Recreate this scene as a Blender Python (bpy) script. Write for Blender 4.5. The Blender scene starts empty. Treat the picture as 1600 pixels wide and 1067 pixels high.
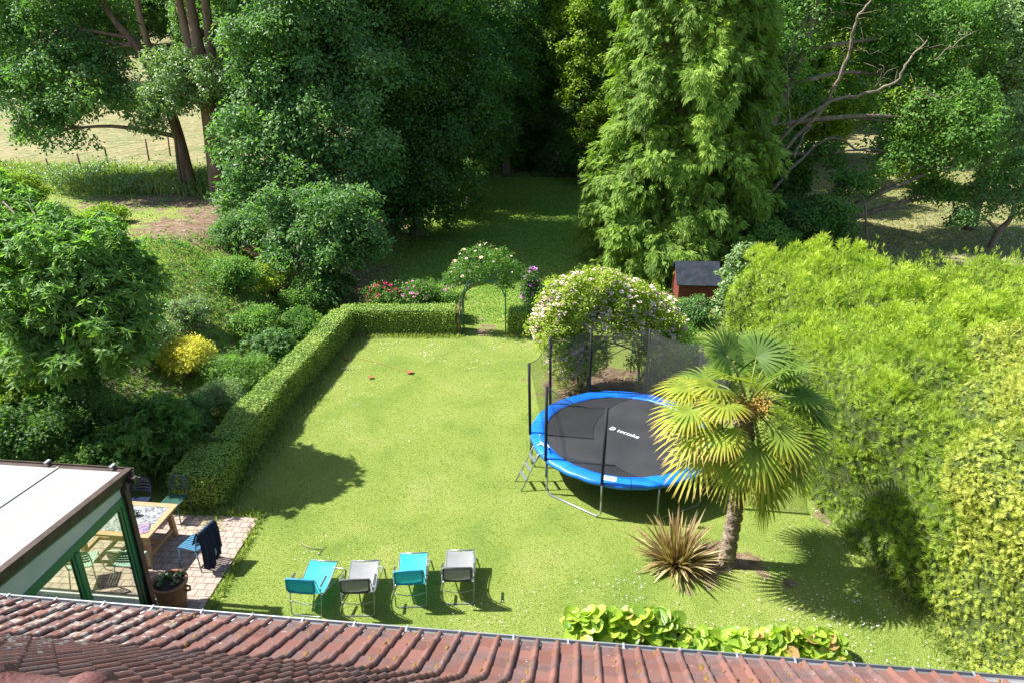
import bpy, math, random
import numpy as np
from mathutils import Vector, Matrix
R = math.radians
random.seed(7)
RNG = np.random.default_rng(11)
sc = bpy.context.scene
COL = sc.collection

# ------------------------------------------------------------------ camera, sky, sun, exposure
CAMZ, PITCH, FPX = 9.6, 23.0, 1150.0
cam = bpy.data.cameras.new('camera'); camo = bpy.data.objects.new('camera', cam); COL.objects.link(camo)
camo.location = (0, 0, CAMZ); camo.rotation_euler = (R(90 - PITCH), 0, 0)
cam.sensor_width = 36.0; cam.lens = 36.0 * FPX / 1600.0; cam.clip_start = 0.1; cam.clip_end = 3000
sc.camera = camo
SUN_EL, SUN_DX, SUN_DY = 50.5, 1.0, -0.12          # shadows fall towards (+x, slightly -y)
world = bpy.data.worlds.new('World'); sc.world = world; world.use_nodes = True
wn = world.node_tree.nodes; wl = world.node_tree.links
bg = wn['Background']; sky = wn.new('ShaderNodeTexSky'); sky.sky_type = 'NISHITA'; sky.sun_disc = False
sky.sun_elevation = R(SUN_EL)
sd = Vector((-SUN_DX, -SUN_DY, 0)).normalized()    # horizontal direction towards the sun
sky.sun_rotation = math.atan2(sd.x, sd.y)
wl.new(sky.outputs[0], bg.inputs[0]); bg.inputs[1].default_value = 0.10
sun = bpy.data.lights.new('sun', 'SUN'); suno = bpy.data.objects.new('sun', sun); COL.objects.link(suno)
sun.energy = 5.0; sun.angle = R(0.5); sun.color = (1.0, 0.97, 0.92)
tosun = Vector((sd.x * math.cos(R(SUN_EL)), sd.y * math.cos(R(SUN_EL)), math.sin(R(SUN_EL))))
suno.rotation_euler = tosun.to_track_quat('Z', 'Y').to_euler()
sc.view_settings.view_transform = 'Standard'; sc.view_settings.look = 'None'
sc.view_settings.gamma = 1.0; sc.view_settings.exposure = 1.36
sc.cycles.max_bounces = 6; sc.cycles.diffuse_bounces = 3; sc.cycles.transparent_max_bounces = 12
sc.cycles.caustics_reflective = False; sc.cycles.caustics_refractive = False

# ------------------------------------------------------------------ helpers: survey of the photo
CP, SP = math.cos(R(PITCH)), math.sin(R(PITCH))
def ray(px, py):
    a, b = (px - 800) / FPX, (py - 533.5) / FPX
    return Vector((a, CP - b * SP, -SP - b * CP))
def W(px, py, z=0.0):
    d = ray(px, py); t = (z - CAMZ) / d.z
    return Vector((d.x * t, d.y * t, z))
def WY(px, py, y):
    d = ray(px, py); t = y / d.y
    return Vector((d.x * t, y, CAMZ + d.z * t))

# ------------------------------------------------------------------ helpers: tags
def tag(o, label=None, cat=None, group=None, kind=None):
    if label: o['label'] = label
    if cat: o['category'] = cat
    if group: o['group'] = group
    if kind: o['kind'] = kind
    return o
def empty(name, loc=(0, 0, 0), rz=0.0):
    o = bpy.data.objects.new(name, None); COL.objects.link(o)
    o.location = loc; o.rotation_euler = (0, 0, rz); o.empty_display_size = 0.2
    return o
def copy_tree(o, parent=None):
    kids = [c for c in bpy.data.objects if c.parent == o]
    c = o.copy(); COL.objects.link(c); c.parent = parent
    for k in kids: copy_tree(k, c)
    return c

# ------------------------------------------------------------------ helpers: materials
def _pr(m):
    m.use_nodes = True
    return m.node_tree.nodes, m.node_tree.links, m.node_tree.nodes['Principled BSDF']
def mat(name, c, rough=0.6, metal=0.0, c2=None, scale=5.0, bump=0.0, bscale=None, spec=0.4, detail=4.0, lo=.35, hi=.65, stretch=None):
    m = bpy.data.materials.new(name); n, l, p = _pr(m)
    p.inputs['Base Color'].default_value = (*c, 1); p.inputs['Roughness'].default_value = rough
    p.inputs['Metallic'].default_value = metal; p.inputs['Specular IOR Level'].default_value = spec
    tc = n.new('ShaderNodeTexCoord'); src = tc.outputs['Object']
    if stretch:
        mp = n.new('ShaderNodeMapping'); mp.inputs['Scale'].default_value = stretch
        l.new(src, mp.inputs['Vector']); src = mp.outputs[0]
    if c2 is not None:
        no = n.new('ShaderNodeTexNoise'); no.inputs['Scale'].default_value = scale; no.inputs['Detail'].default_value = detail
        l.new(src, no.inputs['Vector'])
        cr = n.new('ShaderNodeValToRGB'); cr.color_ramp.elements[0].position = lo; cr.color_ramp.elements[1].position = hi
        cr.color_ramp.elements[0].color = (*c, 1); cr.color_ramp.elements[1].color = (*c2, 1)
        l.new(no.outputs[0], cr.inputs[0]); l.new(cr.outputs[0], p.inputs['Base Color'])
    if bump:
        nb = n.new('ShaderNodeTexNoise'); nb.inputs['Scale'].default_value = bscale or scale * 3; nb.inputs['Detail'].default_value = 5
        l.new(src, nb.inputs['Vector'])
        b = n.new('ShaderNodeBump'); b.inputs['Strength'].default_value = bump; b.inputs['Distance'].default_value = 0.02
        l.new(nb.outputs[0], b.inputs['Height']); l.new(b.outputs[0], p.inputs['Normal'])
    return m
LEAF_GAIN = 1.5
def leafmat(name, cols, trans=0.4, rough=0.5, spec=0.35, tcol=None):
    """leaf colours picked by the 'tint' each leaf carries (0..1)"""
    cols = [tuple(min(.8, v * LEAF_GAIN) for v in c) for c in cols]
    m = bpy.data.materials.new(name); n, l, p = _pr(m)
    at = n.new('ShaderNodeAttribute'); at.attribute_name = 'tint'
    cr = n.new('ShaderNodeValToRGB'); e = cr.color_ramp.elements
    while len(e) < len(cols): e.new(0.5)
    for i, c in enumerate(cols):
        e[i].position = i / (len(cols) - 1); e[i].color = (*c, 1)
    l.new(at.outputs['Fac'], cr.inputs[0]); l.new(cr.outputs[0], p.inputs['Base Color'])
    p.inputs['Roughness'].default_value = rough; p.inputs['Specular IOR Level'].default_value = spec
    tr = n.new('ShaderNodeBsdfTranslucent'); mx = n.new('ShaderNodeMixShader'); mx.inputs[0].default_value = trans
    hs = n.new('ShaderNodeMix'); hs.data_type = 'RGBA'; hs.blend_type = 'MULTIPLY'; hs.inputs[0].default_value = 1.0
    l.new(cr.outputs[0], hs.inputs[6]); hs.inputs[7].default_value = (*(tcol or (1.3, 1.45, 0.55)), 1)
    l.new(hs.outputs[2], tr.inputs[0])
    out = n['Material Output']
    l.new(p.outputs[0], mx.inputs[1]); l.new(tr.outputs[0], mx.inputs[2]); l.new(mx.outputs[0], out.inputs[0])
    return m

# ------------------------------------------------------------------ helpers: mesh building
def link_mesh(name, V, loops, sizes, mats, parent=None, mi=None, smooth=False, tint=None, loc=None):
    me = bpy.data.meshes.new(name)
    V = np.asarray(V, dtype=np.float32).reshape(-1, 3)
    loops = np.asarray(loops, dtype=np.int32).ravel(); sizes = np.asarray(sizes, dtype=np.int32)
    me.vertices.add(len(V)); me.vertices.foreach_set('co', V.ravel())
    me.loops.add(len(loops)); me.loops.foreach_set('vertex_index', loops)
    me.polygons.add(len(sizes))
    st = np.zeros(len(sizes), dtype=np.int32); st[1:] = np.cumsum(sizes)[:-1]
    me.polygons.foreach_set('loop_start', st); me.polygons.foreach_set('loop_total', sizes)
    if mi is not None: me.polygons.foreach_set('material_index', np.asarray(mi, dtype=np.int32))
    sm = smooth if isinstance(smooth, np.ndarray) else np.full(len(sizes), bool(smooth))
    me.polygons.foreach_set('use_smooth', sm)
    for m in (mats if isinstance(mats, (list, tuple)) else [mats]): me.materials.append(m)
    if tint is not None:
        a = me.attributes.new('tint', 'FLOAT', 'FACE'); a.data.foreach_set('value', np.asarray(tint, dtype=np.float32))
    me.update(calc_edges=True)
    o = bpy.data.objects.new(name, me); COL.objects.link(o)
    if parent: o.parent = parent
    if loc is not None: o.location = loc
    return o
def quads_obj(name, Q, m, parent=None, tint=None, loc=None, core=None):
    """Q (n,4,3) quads; core = (V, F(k,4)) an inner woody mass in the second material slot"""
    Q = np.asarray(Q, dtype=np.float32); n = len(Q)
    V = Q.reshape(-1, 3); loops = np.arange(n * 4, dtype=np.int32); sizes = np.full(n, 4, dtype=np.int32); mi = np.zeros(n, dtype=np.int32)
    t = np.clip(tint if tint is not None else RNG.random(n), 0, 1)
    if core is not None:
        cv, cf = core
        loops = np.concatenate([loops, (cf + len(V)).ravel()]); V = np.concatenate([V, cv]); k = len(cf)
        sizes = np.concatenate([sizes, np.full(k, 4, dtype=np.int32)]); mi = np.concatenate([mi, np.ones(k, dtype=np.int32)])
        t = np.concatenate([t, np.zeros(k)])
    return link_mesh(name, V, loops, sizes, m, parent, mi=mi, tint=t, loc=loc)

class MB:
    def __init__(s): s.V = []; s.L = []; s.S = []; s.n = 0; s.sm = []
    def add(s, V, F, smooth=False):
        for f in F: s.L.extend([i + s.n for i in f]); s.S.append(len(f)); s.sm.append(smooth)
        s.V.extend([tuple(v) for v in V]); s.n += len(V); return s
    def box(s, c, d, rz=0.0, M=None, bev=0.0):
        x, y, z = d[0] / 2, d[1] / 2, d[2] / 2
        vs = [Vector((a * x, b * y, e * z)) for a in (-1, 1) for b in (-1, 1) for e in (-1, 1)]
        m = Matrix.Rotation(rz, 3, 'Z') if M is None else M
        vs = [m @ v + Vector(c) for v in vs]
        return s.add(vs, [(0, 1, 3, 2), (4, 6, 7, 5), (0, 4, 5, 1), (2, 3, 7, 6), (0, 2, 6, 4), (1, 5, 7, 3)])
    def bar(s, a, b, w, h, up=(0, 0, 1)):
        a, b = Vector(a), Vector(b); d = b - a; L = d.length; d.normalize()
        sd_ = d.cross(Vector(up)).normalized(); u = sd_.cross(d)
        M = Matrix((d, sd_, u)).transposed()
        return s.box((a + b) / 2, (L, w, h), M=M)
    def tube(s, P, r, seg=8, closed=False, cap=True):
        P = [Vector(p) for p in P]; n = len(P); rr = r if isinstance(r, (list, tuple)) else [r] * n
        V = []; up = None
        for i, p in enumerate(P):
            if closed: t = (P[(i + 1) % n] - P[i - 1])
            else: t = P[min(i + 1, n - 1)] - P[max(i - 1, 0)]
            t.normalize()
            if up is None:
                up = t.orthogonal().normalized()
            else:
                up = (up - t * up.dot(t)); up = up.normalized() if up.length > 1e-5 else t.orthogonal().normalized()
            sdv = t.cross(up)
            for k in range(seg):
                a = 2 * math.pi * k / seg; V.append(p + (up * math.cos(a) + sdv * math.sin(a)) * rr[i])
        F = []
        for i in range(n if closed else n - 1):
            j = (i + 1) % n
            for k in range(seg):
                k2 = (k + 1) % seg; F.append((i * seg + k, i * seg + k2, j * seg + k2, j * seg + k))
        if cap and not closed: F += [tuple(range(seg - 1, -1, -1)), tuple((n - 1) * seg + k for k in range(seg))]
        return s.add(V, F, smooth=True)
    def lathe(s, prof, c=(0, 0, 0), seg=24, f=None):
        V = []; n = len(prof)
        for (r, z) in prof:
            for k in range(seg):
                a = 2 * math.pi * k / seg; q = 1 if f is None else f(a, z)
                V.append((c[0] + r * q * math.cos(a), c[1] + r * q * math.sin(a), c[2] + z))
        F = []
        for i in range(n - 1):
            for k in range(seg):
                k2 = (k + 1) % seg; F.append((i * seg + k, i * seg + k2, (i + 1) * seg + k2, (i + 1) * seg + k))
        return s.add(V, F, smooth=True)
    def grid(s, G, smooth=True, flip=False):
        nu, nv = len(G), len(G[0]); V = [p for row in G for p in row]; F = []
        for i in range(nu - 1):
            for j in range(nv - 1):
                f = (i * nv + j, i * nv + j + 1, (i + 1) * nv + j + 1, (i + 1) * nv + j); F.append(f[::-1] if flip else f)
        return s.add(V, F, smooth)
    def build(s, name, m, parent=None, loc=None):
        o = link_mesh(name, s.V, s.L, s.S, m, parent, smooth=np.array(s.sm, dtype=bool), loc=loc)
        return o
def catmull(P, k=5):
    P = [Vector(p) for p in P]; out = []
    for i in range(len(P) - 1):
        p0, p1, p2, p3 = P[max(i - 1, 0)], P[i], P[i + 1], P[min(i + 2, len(P) - 1)]
        for j in range(k):
            t = j / k
            out.append(0.5 * ((2 * p1) + (p2 - p0) * t + (2 * p0 - 5 * p1 + 4 * p2 - p3) * t * t + (3 * p1 - p0 - 3 * p2 + p3) * t ** 3))
    out.append(P[-1]); return out

# ------------------------------------------------------------------ helpers: noise, foliage
def sn(P, f, seed=0, k=6):
    r = np.random.default_rng(seed); P = np.asarray(P); out = np.zeros(len(P))
    for i in range(k):
        d = r.normal(size=P.shape[1]); d /= np.linalg.norm(d); out += np.sin(P @ d * f * r.uniform(.6, 1.7) + r.uniform(0, 6.28))
    return out / k * 1.6
def unit(v): return v / np.maximum(np.linalg.norm(v, axis=-1, keepdims=True), 1e-9)
UP = np.array([0, 0, 1.0])
def quads(C, D, N, L, Wd, base=0.0, fat=.5):
    D = unit(D); S = unit(np.cross(D, N)); L = np.asarray(L).reshape(-1, 1) * np.ones((len(C), 1)); Wd = np.asarray(Wd).reshape(-1, 1) * np.ones((len(C), 1))
    N2 = np.cross(S, D)
    b = C + D * L * base
    return np.stack([b, b + D * L * fat + S * Wd / 2 - N2 * Wd * .12, b + D * L, b + D * L * fat - S * Wd / 2 - N2 * Wd * .12], axis=1)
def sprays(C, N, k, rs, L, Wd, rng, nj=.55, spread=1.0, thick=.3, tn=None, droop=.15):
    """k leaves on a flattish disc round every spray centre"""
    m = len(C); C = np.repeat(C, k, 0); N = np.repeat(N, k, 0); n = m * k
    A = unit(np.cross(N, unit(rng.normal(size=(n, 3))))); rad = np.sqrt(rng.random((n, 1))) * rs
    P = C + A * rad + N * rng.normal(size=(n, 1)) * rs * thick - UP * (rad ** 2) * droop / max(rs, .01)
    D = unit(A * spread + rng.normal(size=(n, 3)) * .5 - UP * .25)
    NN = unit(N + rng.normal(size=(n, 3)) * nj)
    Q = quads(P, D, NN, L * rng.uniform(.45, 1.45, n), Wd * rng.uniform(.6, 1.35, n), base=-.3)
    st = np.repeat(rng.random(m) if tn is None else tn, k)
    return Q, np.clip(st * .55 + rng.random(n) * .45, 0, 1)
def lobes_points(lobes, dens, rng, sub=.38, nsub=None, seed=3, inner=.0):
    """clumpy crown: every ellipsoid carries smaller clumps, the sprays sit on the clumps"""
    Cs, Ns, T = [], [], []
    for (cx, cy, cz, rx, ry, rz) in lobes:
        r = np.array([rx, ry, rz]); c = np.array([cx, cy, cz]); rm = (rx * ry * rz) ** (1 / 3)
        ns = nsub or int(44 + 9 * rm); sub_ = sub * .74
        d = unit(rng.normal(size=(ns, 3))); d[:, 2] = np.where(d[:, 2] < -.55, -d[:, 2], d[:, 2])
        sc_ = c + d * r * rng.uniform(.45, 1.08, (ns, 1)); sr = rm * sub_ * rng.uniform(.5, 1.5, ns); tt = rng.random(ns)
        cnt = np.maximum((dens * 4 * math.pi * sr ** 2 * .6).astype(int), 3)
        idx = np.repeat(np.arange(ns), cnt); n = len(idx)
        e = unit(rng.normal(size=(n, 3)) + d[idx] * .55 + UP * .25)
        P = sc_[idx] + e * (sr[idx] * rng.uniform(.62, 1.08, n))[:, None] * np.array([1.1, 1.1, .75])
        wv = np.stack([sn(P + 7.1 * q, 1.9 / rm, seed + 17 * q, 5) for q in (1, 2, 3)], 1); wf = np.stack([sn(P + 3.3 * q, 5.5 / rm, seed + 29 * q, 5) for q in (1, 2, 3)], 1)
        P = P + wv * rm * .20 * np.array([1, 1, .7]) + wf * rm * .085
        Cs.append(P); Ns.append(unit(e * .6 + UP * .55 + rng.normal(size=(n, 3)) * .25)); T.append(tt[idx] * .6 + rng.random(n) * .4)
    return np.concatenate(Cs), np.concatenate(Ns), np.concatenate(T)
def crown(name, lobes, m, parent, spread=1.0, dens=9, k=12, rs=.28, L=.13, Wd=.085, seed=1, sub=.38, loc=None, nsub=None, nj=.55, thick=.3, droop=.15, zmin=None):
    rng = np.random.default_rng(seed)
    C, N, T = lobes_points(lobes, dens, rng, sub, nsub)
    Q, t = sprays(C, N, k, rs, L, Wd, rng, nj=nj, tn=T, thick=thick, droop=droop, spread=spread)
    if zmin is not None:
        ok = Q[:, :, 2].min(1) > zmin; Q = Q[ok]; t = t[ok]
    return quads_obj(name, Q, m, parent, tint=t, loc=loc)
def core_box(x0, x1, y0, y1, z0, z1, res=.3, rnd=.25, amp=.1, f=2.0, seed=1, topf=None):
    """rounded lumpy block as quads; returns V, F, and sampling arrays"""
    ex = np.array([x1 - x0, y1 - y0, z1 - z0]); c = np.array([(x0 + x1) / 2, (y0 + y1) / 2, (z0 + z1) / 2])
    V, F, off = [], [], 0
    for ax in range(3):
        for sgn in (-1, 1):
            if ax == 2 and sgn == -1: continue
            u, v = [(1, 2), (0, 2), (0, 1)][ax]
            nu, nv = max(2, int(ex[u] / res) + 1), max(2, int(ex[v] / res) + 1)
            a, b = np.meshgrid(np.linspace(-1, 1, nu), np.linspace(-1, 1, nv), indexing='ij')
            P = np.zeros((nu * nv, 3)); P[:, u] = a.ravel(); P[:, v] = b.ravel(); P[:, ax] = sgn
            i, j = np.meshgrid(np.arange(nu - 1), np.arange(nv - 1), indexing='ij'); q = (i * nv + j).ravel()
            f4 = np.stack([q, q + 1, q + nv + 1, q + nv], 1)
            if (sgn > 0) == (ax != 1): f4 = f4[:, ::-1]
            V.append(P); F.append(f4 + off); off += len(P)
    P = np.concatenate(V); F = np.concatenate(F)
    h = ex / 2; Pw = P * h
    rr = rnd * min(h); q = np.clip(Pw, -(h - rr), h - rr); q[:, 2] = np.clip(Pw[:, 2], -h[2], h[2] - rr)
    d = Pw - q; ln = np.linalg.norm(d, axis=1, keepdims=True); Pn = np.where(ln > 1e-6, d / np.maximum(ln, 1e-6), P)
    Pw = np.where(ln > 1e-6, q + Pn * rr, Pw)
    Wp = Pw + c; nz = sn(Wp, f, seed) * .65 + sn(Wp, f * 2.7, seed + 1) * .35
    w = np.clip((Wp[:, 2] - z0) / .3, .2, 1)
    Wp = Wp + unit(Pn) * (nz * amp * w)[:, None]
    if topf is not None: Wp[:, 2] = z0 + (Wp[:, 2] - z0) * topf(Wp[:, 0], Wp[:, 1])
    return Wp, F
def scatter(V, F, n, rng):
    a, b, c, d = V[F[:, 0]], V[F[:, 1]], V[F[:, 2]], V[F[:, 3]]
    N = np.cross(c - a, d - b); ar = np.linalg.norm(N, axis=1); i = rng.choice(len(F), n, p=ar / ar.sum())
    u, v = rng.random((n, 1)), rng.random((n, 1))
    P = (a[i] * (1 - u) + b[i] * u) * (1 - v) + (d[i] * (1 - u) + c[i] * u) * v
    return P, unit(N[i]), ar.sum() / 2
def plumes(P, D, N, kn, L, Wd, rng, fan=.9, tn=None):
    """flat fans of narrow scale-leaf sprays, conifer fashion"""
    m = len(P); D = unit(D); S = unit(np.cross(D, N)); Q, T = [], []
    ls = L * rng.uniform(.65, 1.3, m); tt = rng.random(m) if tn is None else tn
    for i in range(kn):
        s = (i / (kn - 1) - .5) * 2 if kn > 1 else 0
        a = s * fan; st = (1 - abs(s)) * .0 + abs(s) * .45
        base = P + D * (ls * .25 * (1 - abs(s)))[:, None]
        d = unit(D * math.cos(a) + S * math.sin(a) + rng.normal(size=(m, 3)) * .12)
        Q.append(quads(base, d, N + rng.normal(size=(m, 3)) * .2, ls * (1 - .35 * abs(s)), Wd * rng.uniform(.7, 1.2, m), fat=.55)); T.append(tt * .7 + rng.random(m) * .3)
    return np.concatenate(Q), np.concatenate(T)

# ================================================================== THE GROUND
TH = R(6.1)
def sstep(t): t = np.clip(t, 0, 1); return t * t * (3 - 2 * t)
def bank_x(y): return np.interp(y, [10, 13, 18, 23, 30, 40, 50, 70], [-8.0, -7.7, -7.3, -6.6, -6.8, -5.5, -4.5, -4.0])
def H(x, y):
    x = np.asarray(x, float); y = np.asarray(y, float)
    b = sstep((bank_x(y) - x) / 6.0) * 2.5 * sstep((y - 11.5) / 5.0)
    left = sstep((-x - 8) / 8)
    f = left * np.maximum(0, y - 36) * .055 + (1 - left) * np.maximum(0, y - 55) * .03
    far = np.maximum(0, y - 95) * .085 + np.maximum(0, y - 180) * .05
    side = np.maximum(0, np.abs(x) - 60) * .05 * sstep((y - 10) / 60)
    return b + f + np.minimum(far + side, 60)
def Hs(x, y): return float(H(x, y))
def blob(x, y, cx, cy, rx, ry): return np.clip(1.25 - np.sqrt(((x - cx) / rx) ** 2 + ((y - cy) / ry) ** 2), 0, 1)
def soil_mask(x, y):
    s = np.zeros_like(x)
    for (cx, cy, rx, ry, a) in [(-11.0, 31.8, 4.8, 4.0, 1.05), (-15.5, 33, 4.5, 3, .85), (-12.5, 28, 3.6, 2.6, .85), (-8.6, 26.5, 2.0, 2.5, .8), (-6.6, 29, 2.2, 4.5, 1), (-5.6, 27, 1.2, 2, .9), (2.6, 19.2, 2.2, 1.9, 1), (3.4, 18.5, 1.5, 1.5, 1),
                                (4.3, 11.6, .9, .9, .75), (5.3, 10.9, .7, .35, .45), (3.5, 11.3, 1.0, .8, .7), (6.7, 13.6, .4, 1.6, .6), (-.95, 23.6, .45, 1.3, .65), (-3, 24.6, 2.5, .5, .6),
                                (-10.5, 19, 4, 5, .55), (2.2, 7.9, 4.5, .9, .8), (9.5, 27, 5, 2.6, .8), (-7.5, 46, 4, 22, .9), (7.8, 45, 3.5, 20, .8), (1.5, 60, 12, 8, 1), (11, 34, 7, 6, .8), (11.4, 15, 4.4, 8, .9)]:
        s = np.maximum(s, blob(x, y, cx, cy, rx, ry) * a)
    return s
def dry_mask(x, y):
    return np.maximum(sstep((y - 38.5 + (x + 14) * .12) / 2.5) * sstep((-x - 7) / 3), sstep((x - 13) / 5) * sstep((y - 24) / 3) * .8)
def axis(a, b, st, lo, hi):
    m = np.arange(a, b, st); L, v, s = [], a, st
    while v > lo: s *= 1.22; v -= s; L.append(v)
    Rr, v, s = [], m[-1], st
    while v < hi: s *= 1.22; v += s; Rr.append(v)
    return np.array(L[::-1] + list(m) + Rr)
gx, gy = axis(-24, 27, .25, -500, 500), axis(4, 52, .25, -90, 800)
XX, YY = np.meshgrid(gx, gy, indexing='ij'); X, Y = XX.ravel(), YY.ravel(); Z = H(X, Y)
Z = Z + .05 * sn(np.stack([X, Y], 1), .9, 5) * sstep((bank_x(Y) - X) / 2)
nu, nv = len(gx), len(gy); ii, jj = np.meshgrid(np.arange(nu - 1), np.arange(nv - 1), indexing='ij'); q = (ii * nv + jj).ravel()
gm = bpy.data.materials.new('lawn_and_earth'); n, l, p = _pr(gm)
tc = n.new('ShaderNodeTexCoord')
def noise(scale, det=4, dist=0.0):
    a = n.new('ShaderNodeTexNoise'); a.inputs['Scale'].default_value = scale; a.inputs['Detail'].default_value = det; a.inputs['Distortion'].default_value = dist
    l.new(tc.outputs['Object'], a.inputs['Vector']); return a.outputs[0]
def ramp(src, stops):
    c = n.new('ShaderNodeValToRGB'); e = c.color_ramp.elements
    while len(e) < len(stops): e.new(.5)
    for k, (pos, co) in enumerate(stops): e[k].position = pos; e[k].color = (*co, 1)
    l.new(src, c.inputs[0]); return c.outputs[0]
def mix(f, a, b, mode='MIX'):
    m_ = n.new('ShaderNodeMix'); m_.data_type = 'RGBA'; m_.blend_type = mode
    if isinstance(f, float): m_.inputs[0].default_value = f
    else: l.new(f, m_.inputs[0])
    l.new(a, m_.inputs[6]); l.new(b, m_.inputs[7]); return m_.outputs[2]
def math_(op, a, b):
    m_ = n.new('ShaderNodeMath'); m_.operation = op; m_.use_clamp = False
    for k, v in enumerate((a, b)):
        if isinstance(v, (int, float)): m_.inputs[k].default_value = v
        else: l.new(v, m_.inputs[k])
    return m_.outputs[0]
def attr(nm): a = n.new('ShaderNodeAttribute'); a.attribute_name = nm; return a.outputs['Fac']
lawn = mix(.42, ramp(noise(.7, 6, .6), [(.32, (.100, .165, .030)), (.48, (.175, .225, .046)), (.60, (.215, .25, .062)), (.76, (.29, .275, .10))]),
           ramp(noise(45, 6), [(.3, (.065, .115, .018)), (.5, (.185, .245, .045)), (.72, (.33, .345, .11))]))
soil = ramp(noise(4, 8, .5), [(.3, (.10, .060, .038)), (.5, (.19, .125, .085)), (.7, (.27, .195, .14))])
dry = mix(.55, ramp(noise(.35, 6, .8), [(.3, (.13, .17, .055)), (.5, (.22, .205, .095)), (.72, (.30, .245, .12))]), ramp(noise(2.6, 8, .6), [(.35, (.10, .12, .045)), (.5, (.21, .19, .09)), (.68, (.36, .29, .16))]))
def gate(a, sc_, amt): return ramp(math_('ADD', a, math_('MULTIPLY', math_('SUBTRACT', noise(sc_, 6), .5), amt)), [(.42, (0, 0, 0)), (.62, (1, 1, 1))])
c1 = mix(gate(attr('dry'), 1.2, 1.2), lawn, dry)
c2 = mix(gate(attr('soil'), 2.2, 1.9), c1, soil)
l.new(c2, p.inputs['Base Color']); p.inputs['Roughness'].default_value = .85; p.inputs['Specular IOR Level'].default_value = .15
b = n.new('ShaderNodeBump'); b.inputs['Strength'].default_value = .8; b.inputs['Distance'].default_value = .04
l.new(noise(38, 6), b.inputs['Height']); l.new(b.outputs[0], p.inputs['Normal'])
ground = link_mesh('ground', np.stack([X, Y, Z], 1), np.stack([q, q + nv, q + nv + 1, q + 1], 1), np.full(len(q), 4), gm, smooth=True)
for nm, v in (('soil', soil_mask(X, Y)), ('dry', dry_mask(X, Y))):
    a = ground.data.attributes.new(nm, 'FLOAT', 'POINT'); a.data.foreach_set('value', v.astype(np.float32))
tag(ground, kind='structure')

# patio of square pavers
pm = bpy.data.materials.new('pink_grey_pavers'); n, l, p = _pr(pm); tc = n.new('ShaderNodeTexCoord')
br = n.new('ShaderNodeTexBrick'); br.offset = .5; br.inputs['Scale'].default_value = 1.0
br.inputs['Brick Width'].default_value = .20; br.inputs['Row Height'].default_value = .17; br.inputs['Mortar Size'].default_value = .011
br.inputs['Color1'].default_value = (.40, .28, .22, 1); br.inputs['Color2'].default_value = (.30, .215, .175, 1); br.inputs['Mortar'].default_value = (.07, .055, .045, 1)
l.new(tc.outputs['Object'], br.inputs['Vector'])
l.new(mix(.35, br.outputs[0], ramp(noise(6, 6), [(.3, (.22, .17, .14)), (.7, (.50, .40, .33))])), p.inputs['Base Color']); p.inputs['Roughness'].default_value = .85
bb = n.new('ShaderNodeBump'); bb.inputs['Strength'].default_value = .6; bb.inputs['Distance'].default_value = .01; bb.invert = True
l.new(br.outputs['Fac'], bb.inputs['Height']); l.new(bb.outputs[0], p.inputs['Normal'])
patc = W(405, 808, .03)
po = MB(); po.box((-5.0, -3.2, -.05), (10.0, 6.4, .16)); o = po.build('patio', pm, loc=(patc.x, patc.y, 0)); o.rotation_euler.z = -TH * .6
tag(o, kind='structure')

# ================================================================== THE HOUSE (tiled roof below the camera)
g0 = W(800, 1004, 3.3)
house = empty('house', (g0.x, g0.y, 0), -TH)
tag(house, 'brown clay tiled house roof with zinc gutter filling the bottom of the view', 'house')
M_tile = bpy.data.materials.new('weathered_clay_tile'); n, l, p = _pr(M_tile); tc = n.new('ShaderNodeTexCoord')
base = ramp(attr('tint'), [(0, (.125, .050, .037)), (.35, (.168, .068, .050)), (.7, (.20, .088, .066)), (1, (.145, .072, .058))])
dk = mix(ramp(noise(2.6, 8, .4), [(.46, (0, 0, 0)), (.62, (.75, .75, .75))]), base, ramp(noise(11, 5), [(.3, (.075, .052, .05)), (.7, (.165, .105, .095))]))
sx = n.new('ShaderNodeSeparateXYZ'); l.new(tc.outputs['Object'], sx.inputs[0])
mr = n.new('ShaderNodeMapRange'); l.new(sx.outputs[0], mr.inputs[0]); mr.inputs[1].default_value = -2.2; mr.inputs[2].default_value = -4.2; mr.inputs[3].default_value = -.22; mr.inputs[4].default_value = -.02
lich = ramp(math_('ADD', noise(9, 8, .3), mr.outputs[0]), [(.50, (0, 0, 0)), (.56, (.85, .85, .85))])
c_ = mix(lich, dk, ramp(noise(20, 4), [(.35, (.20, .17, .14)), (.6, (.40, .36, .31))]))
lich2 = ramp(noise(16, 3, .2), [(.70, (0, 0, 0)), (.73, (.8, .8, .8))])
c_ = mix(lich2, c_, ramp(noise(30, 3), [(.3, (.30, .29, .26)), (.7, (.44, .42, .37))]))
yl = ramp(math_('MULTIPLY', noise(7, 3, .2), 1.0), [(.78, (0, 0, 0)), (.80, (.7, .7, .7))])
c_ = mix(yl, c_, ramp(noise(40, 3), [(.3, (.45, .25, .03)), (.7, (.6, .38, .05))]))
l.new(c_, p.inputs['Base Color']); p.inputs['Roughness'].default_value = .75
b = n.new('ShaderNodeBump'); b.inputs['Strength'].default_value = .35; b.inputs['Distance'].default_value = .01
l.new(noise(60, 6), b.inputs['Height']); l.new(b.outputs[0], p.inputs['Normal'])
RIDGE_Y, RIDGE_Z = -4.48, 7.335
prof = [(0.04, 3.27), (-.30, 3.455), (-.62, 3.63), (-.92, 3.80), (-1.12, 3.95), (-1.4, 4.20)]
pr_ = [(0.04, 3.27), (-.92, 3.80), (-1.05, 3.885), (-1.18, 3.99), (-1.4, 4.205), (RIDGE_Y, RIDGE_Z)]
dsts = [0]
for a, b2 in zip(pr_, pr_[1:]): dsts.append(dsts[-1] + math.hypot(b2[0] - a[0], b2[1] - a[1]))
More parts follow.
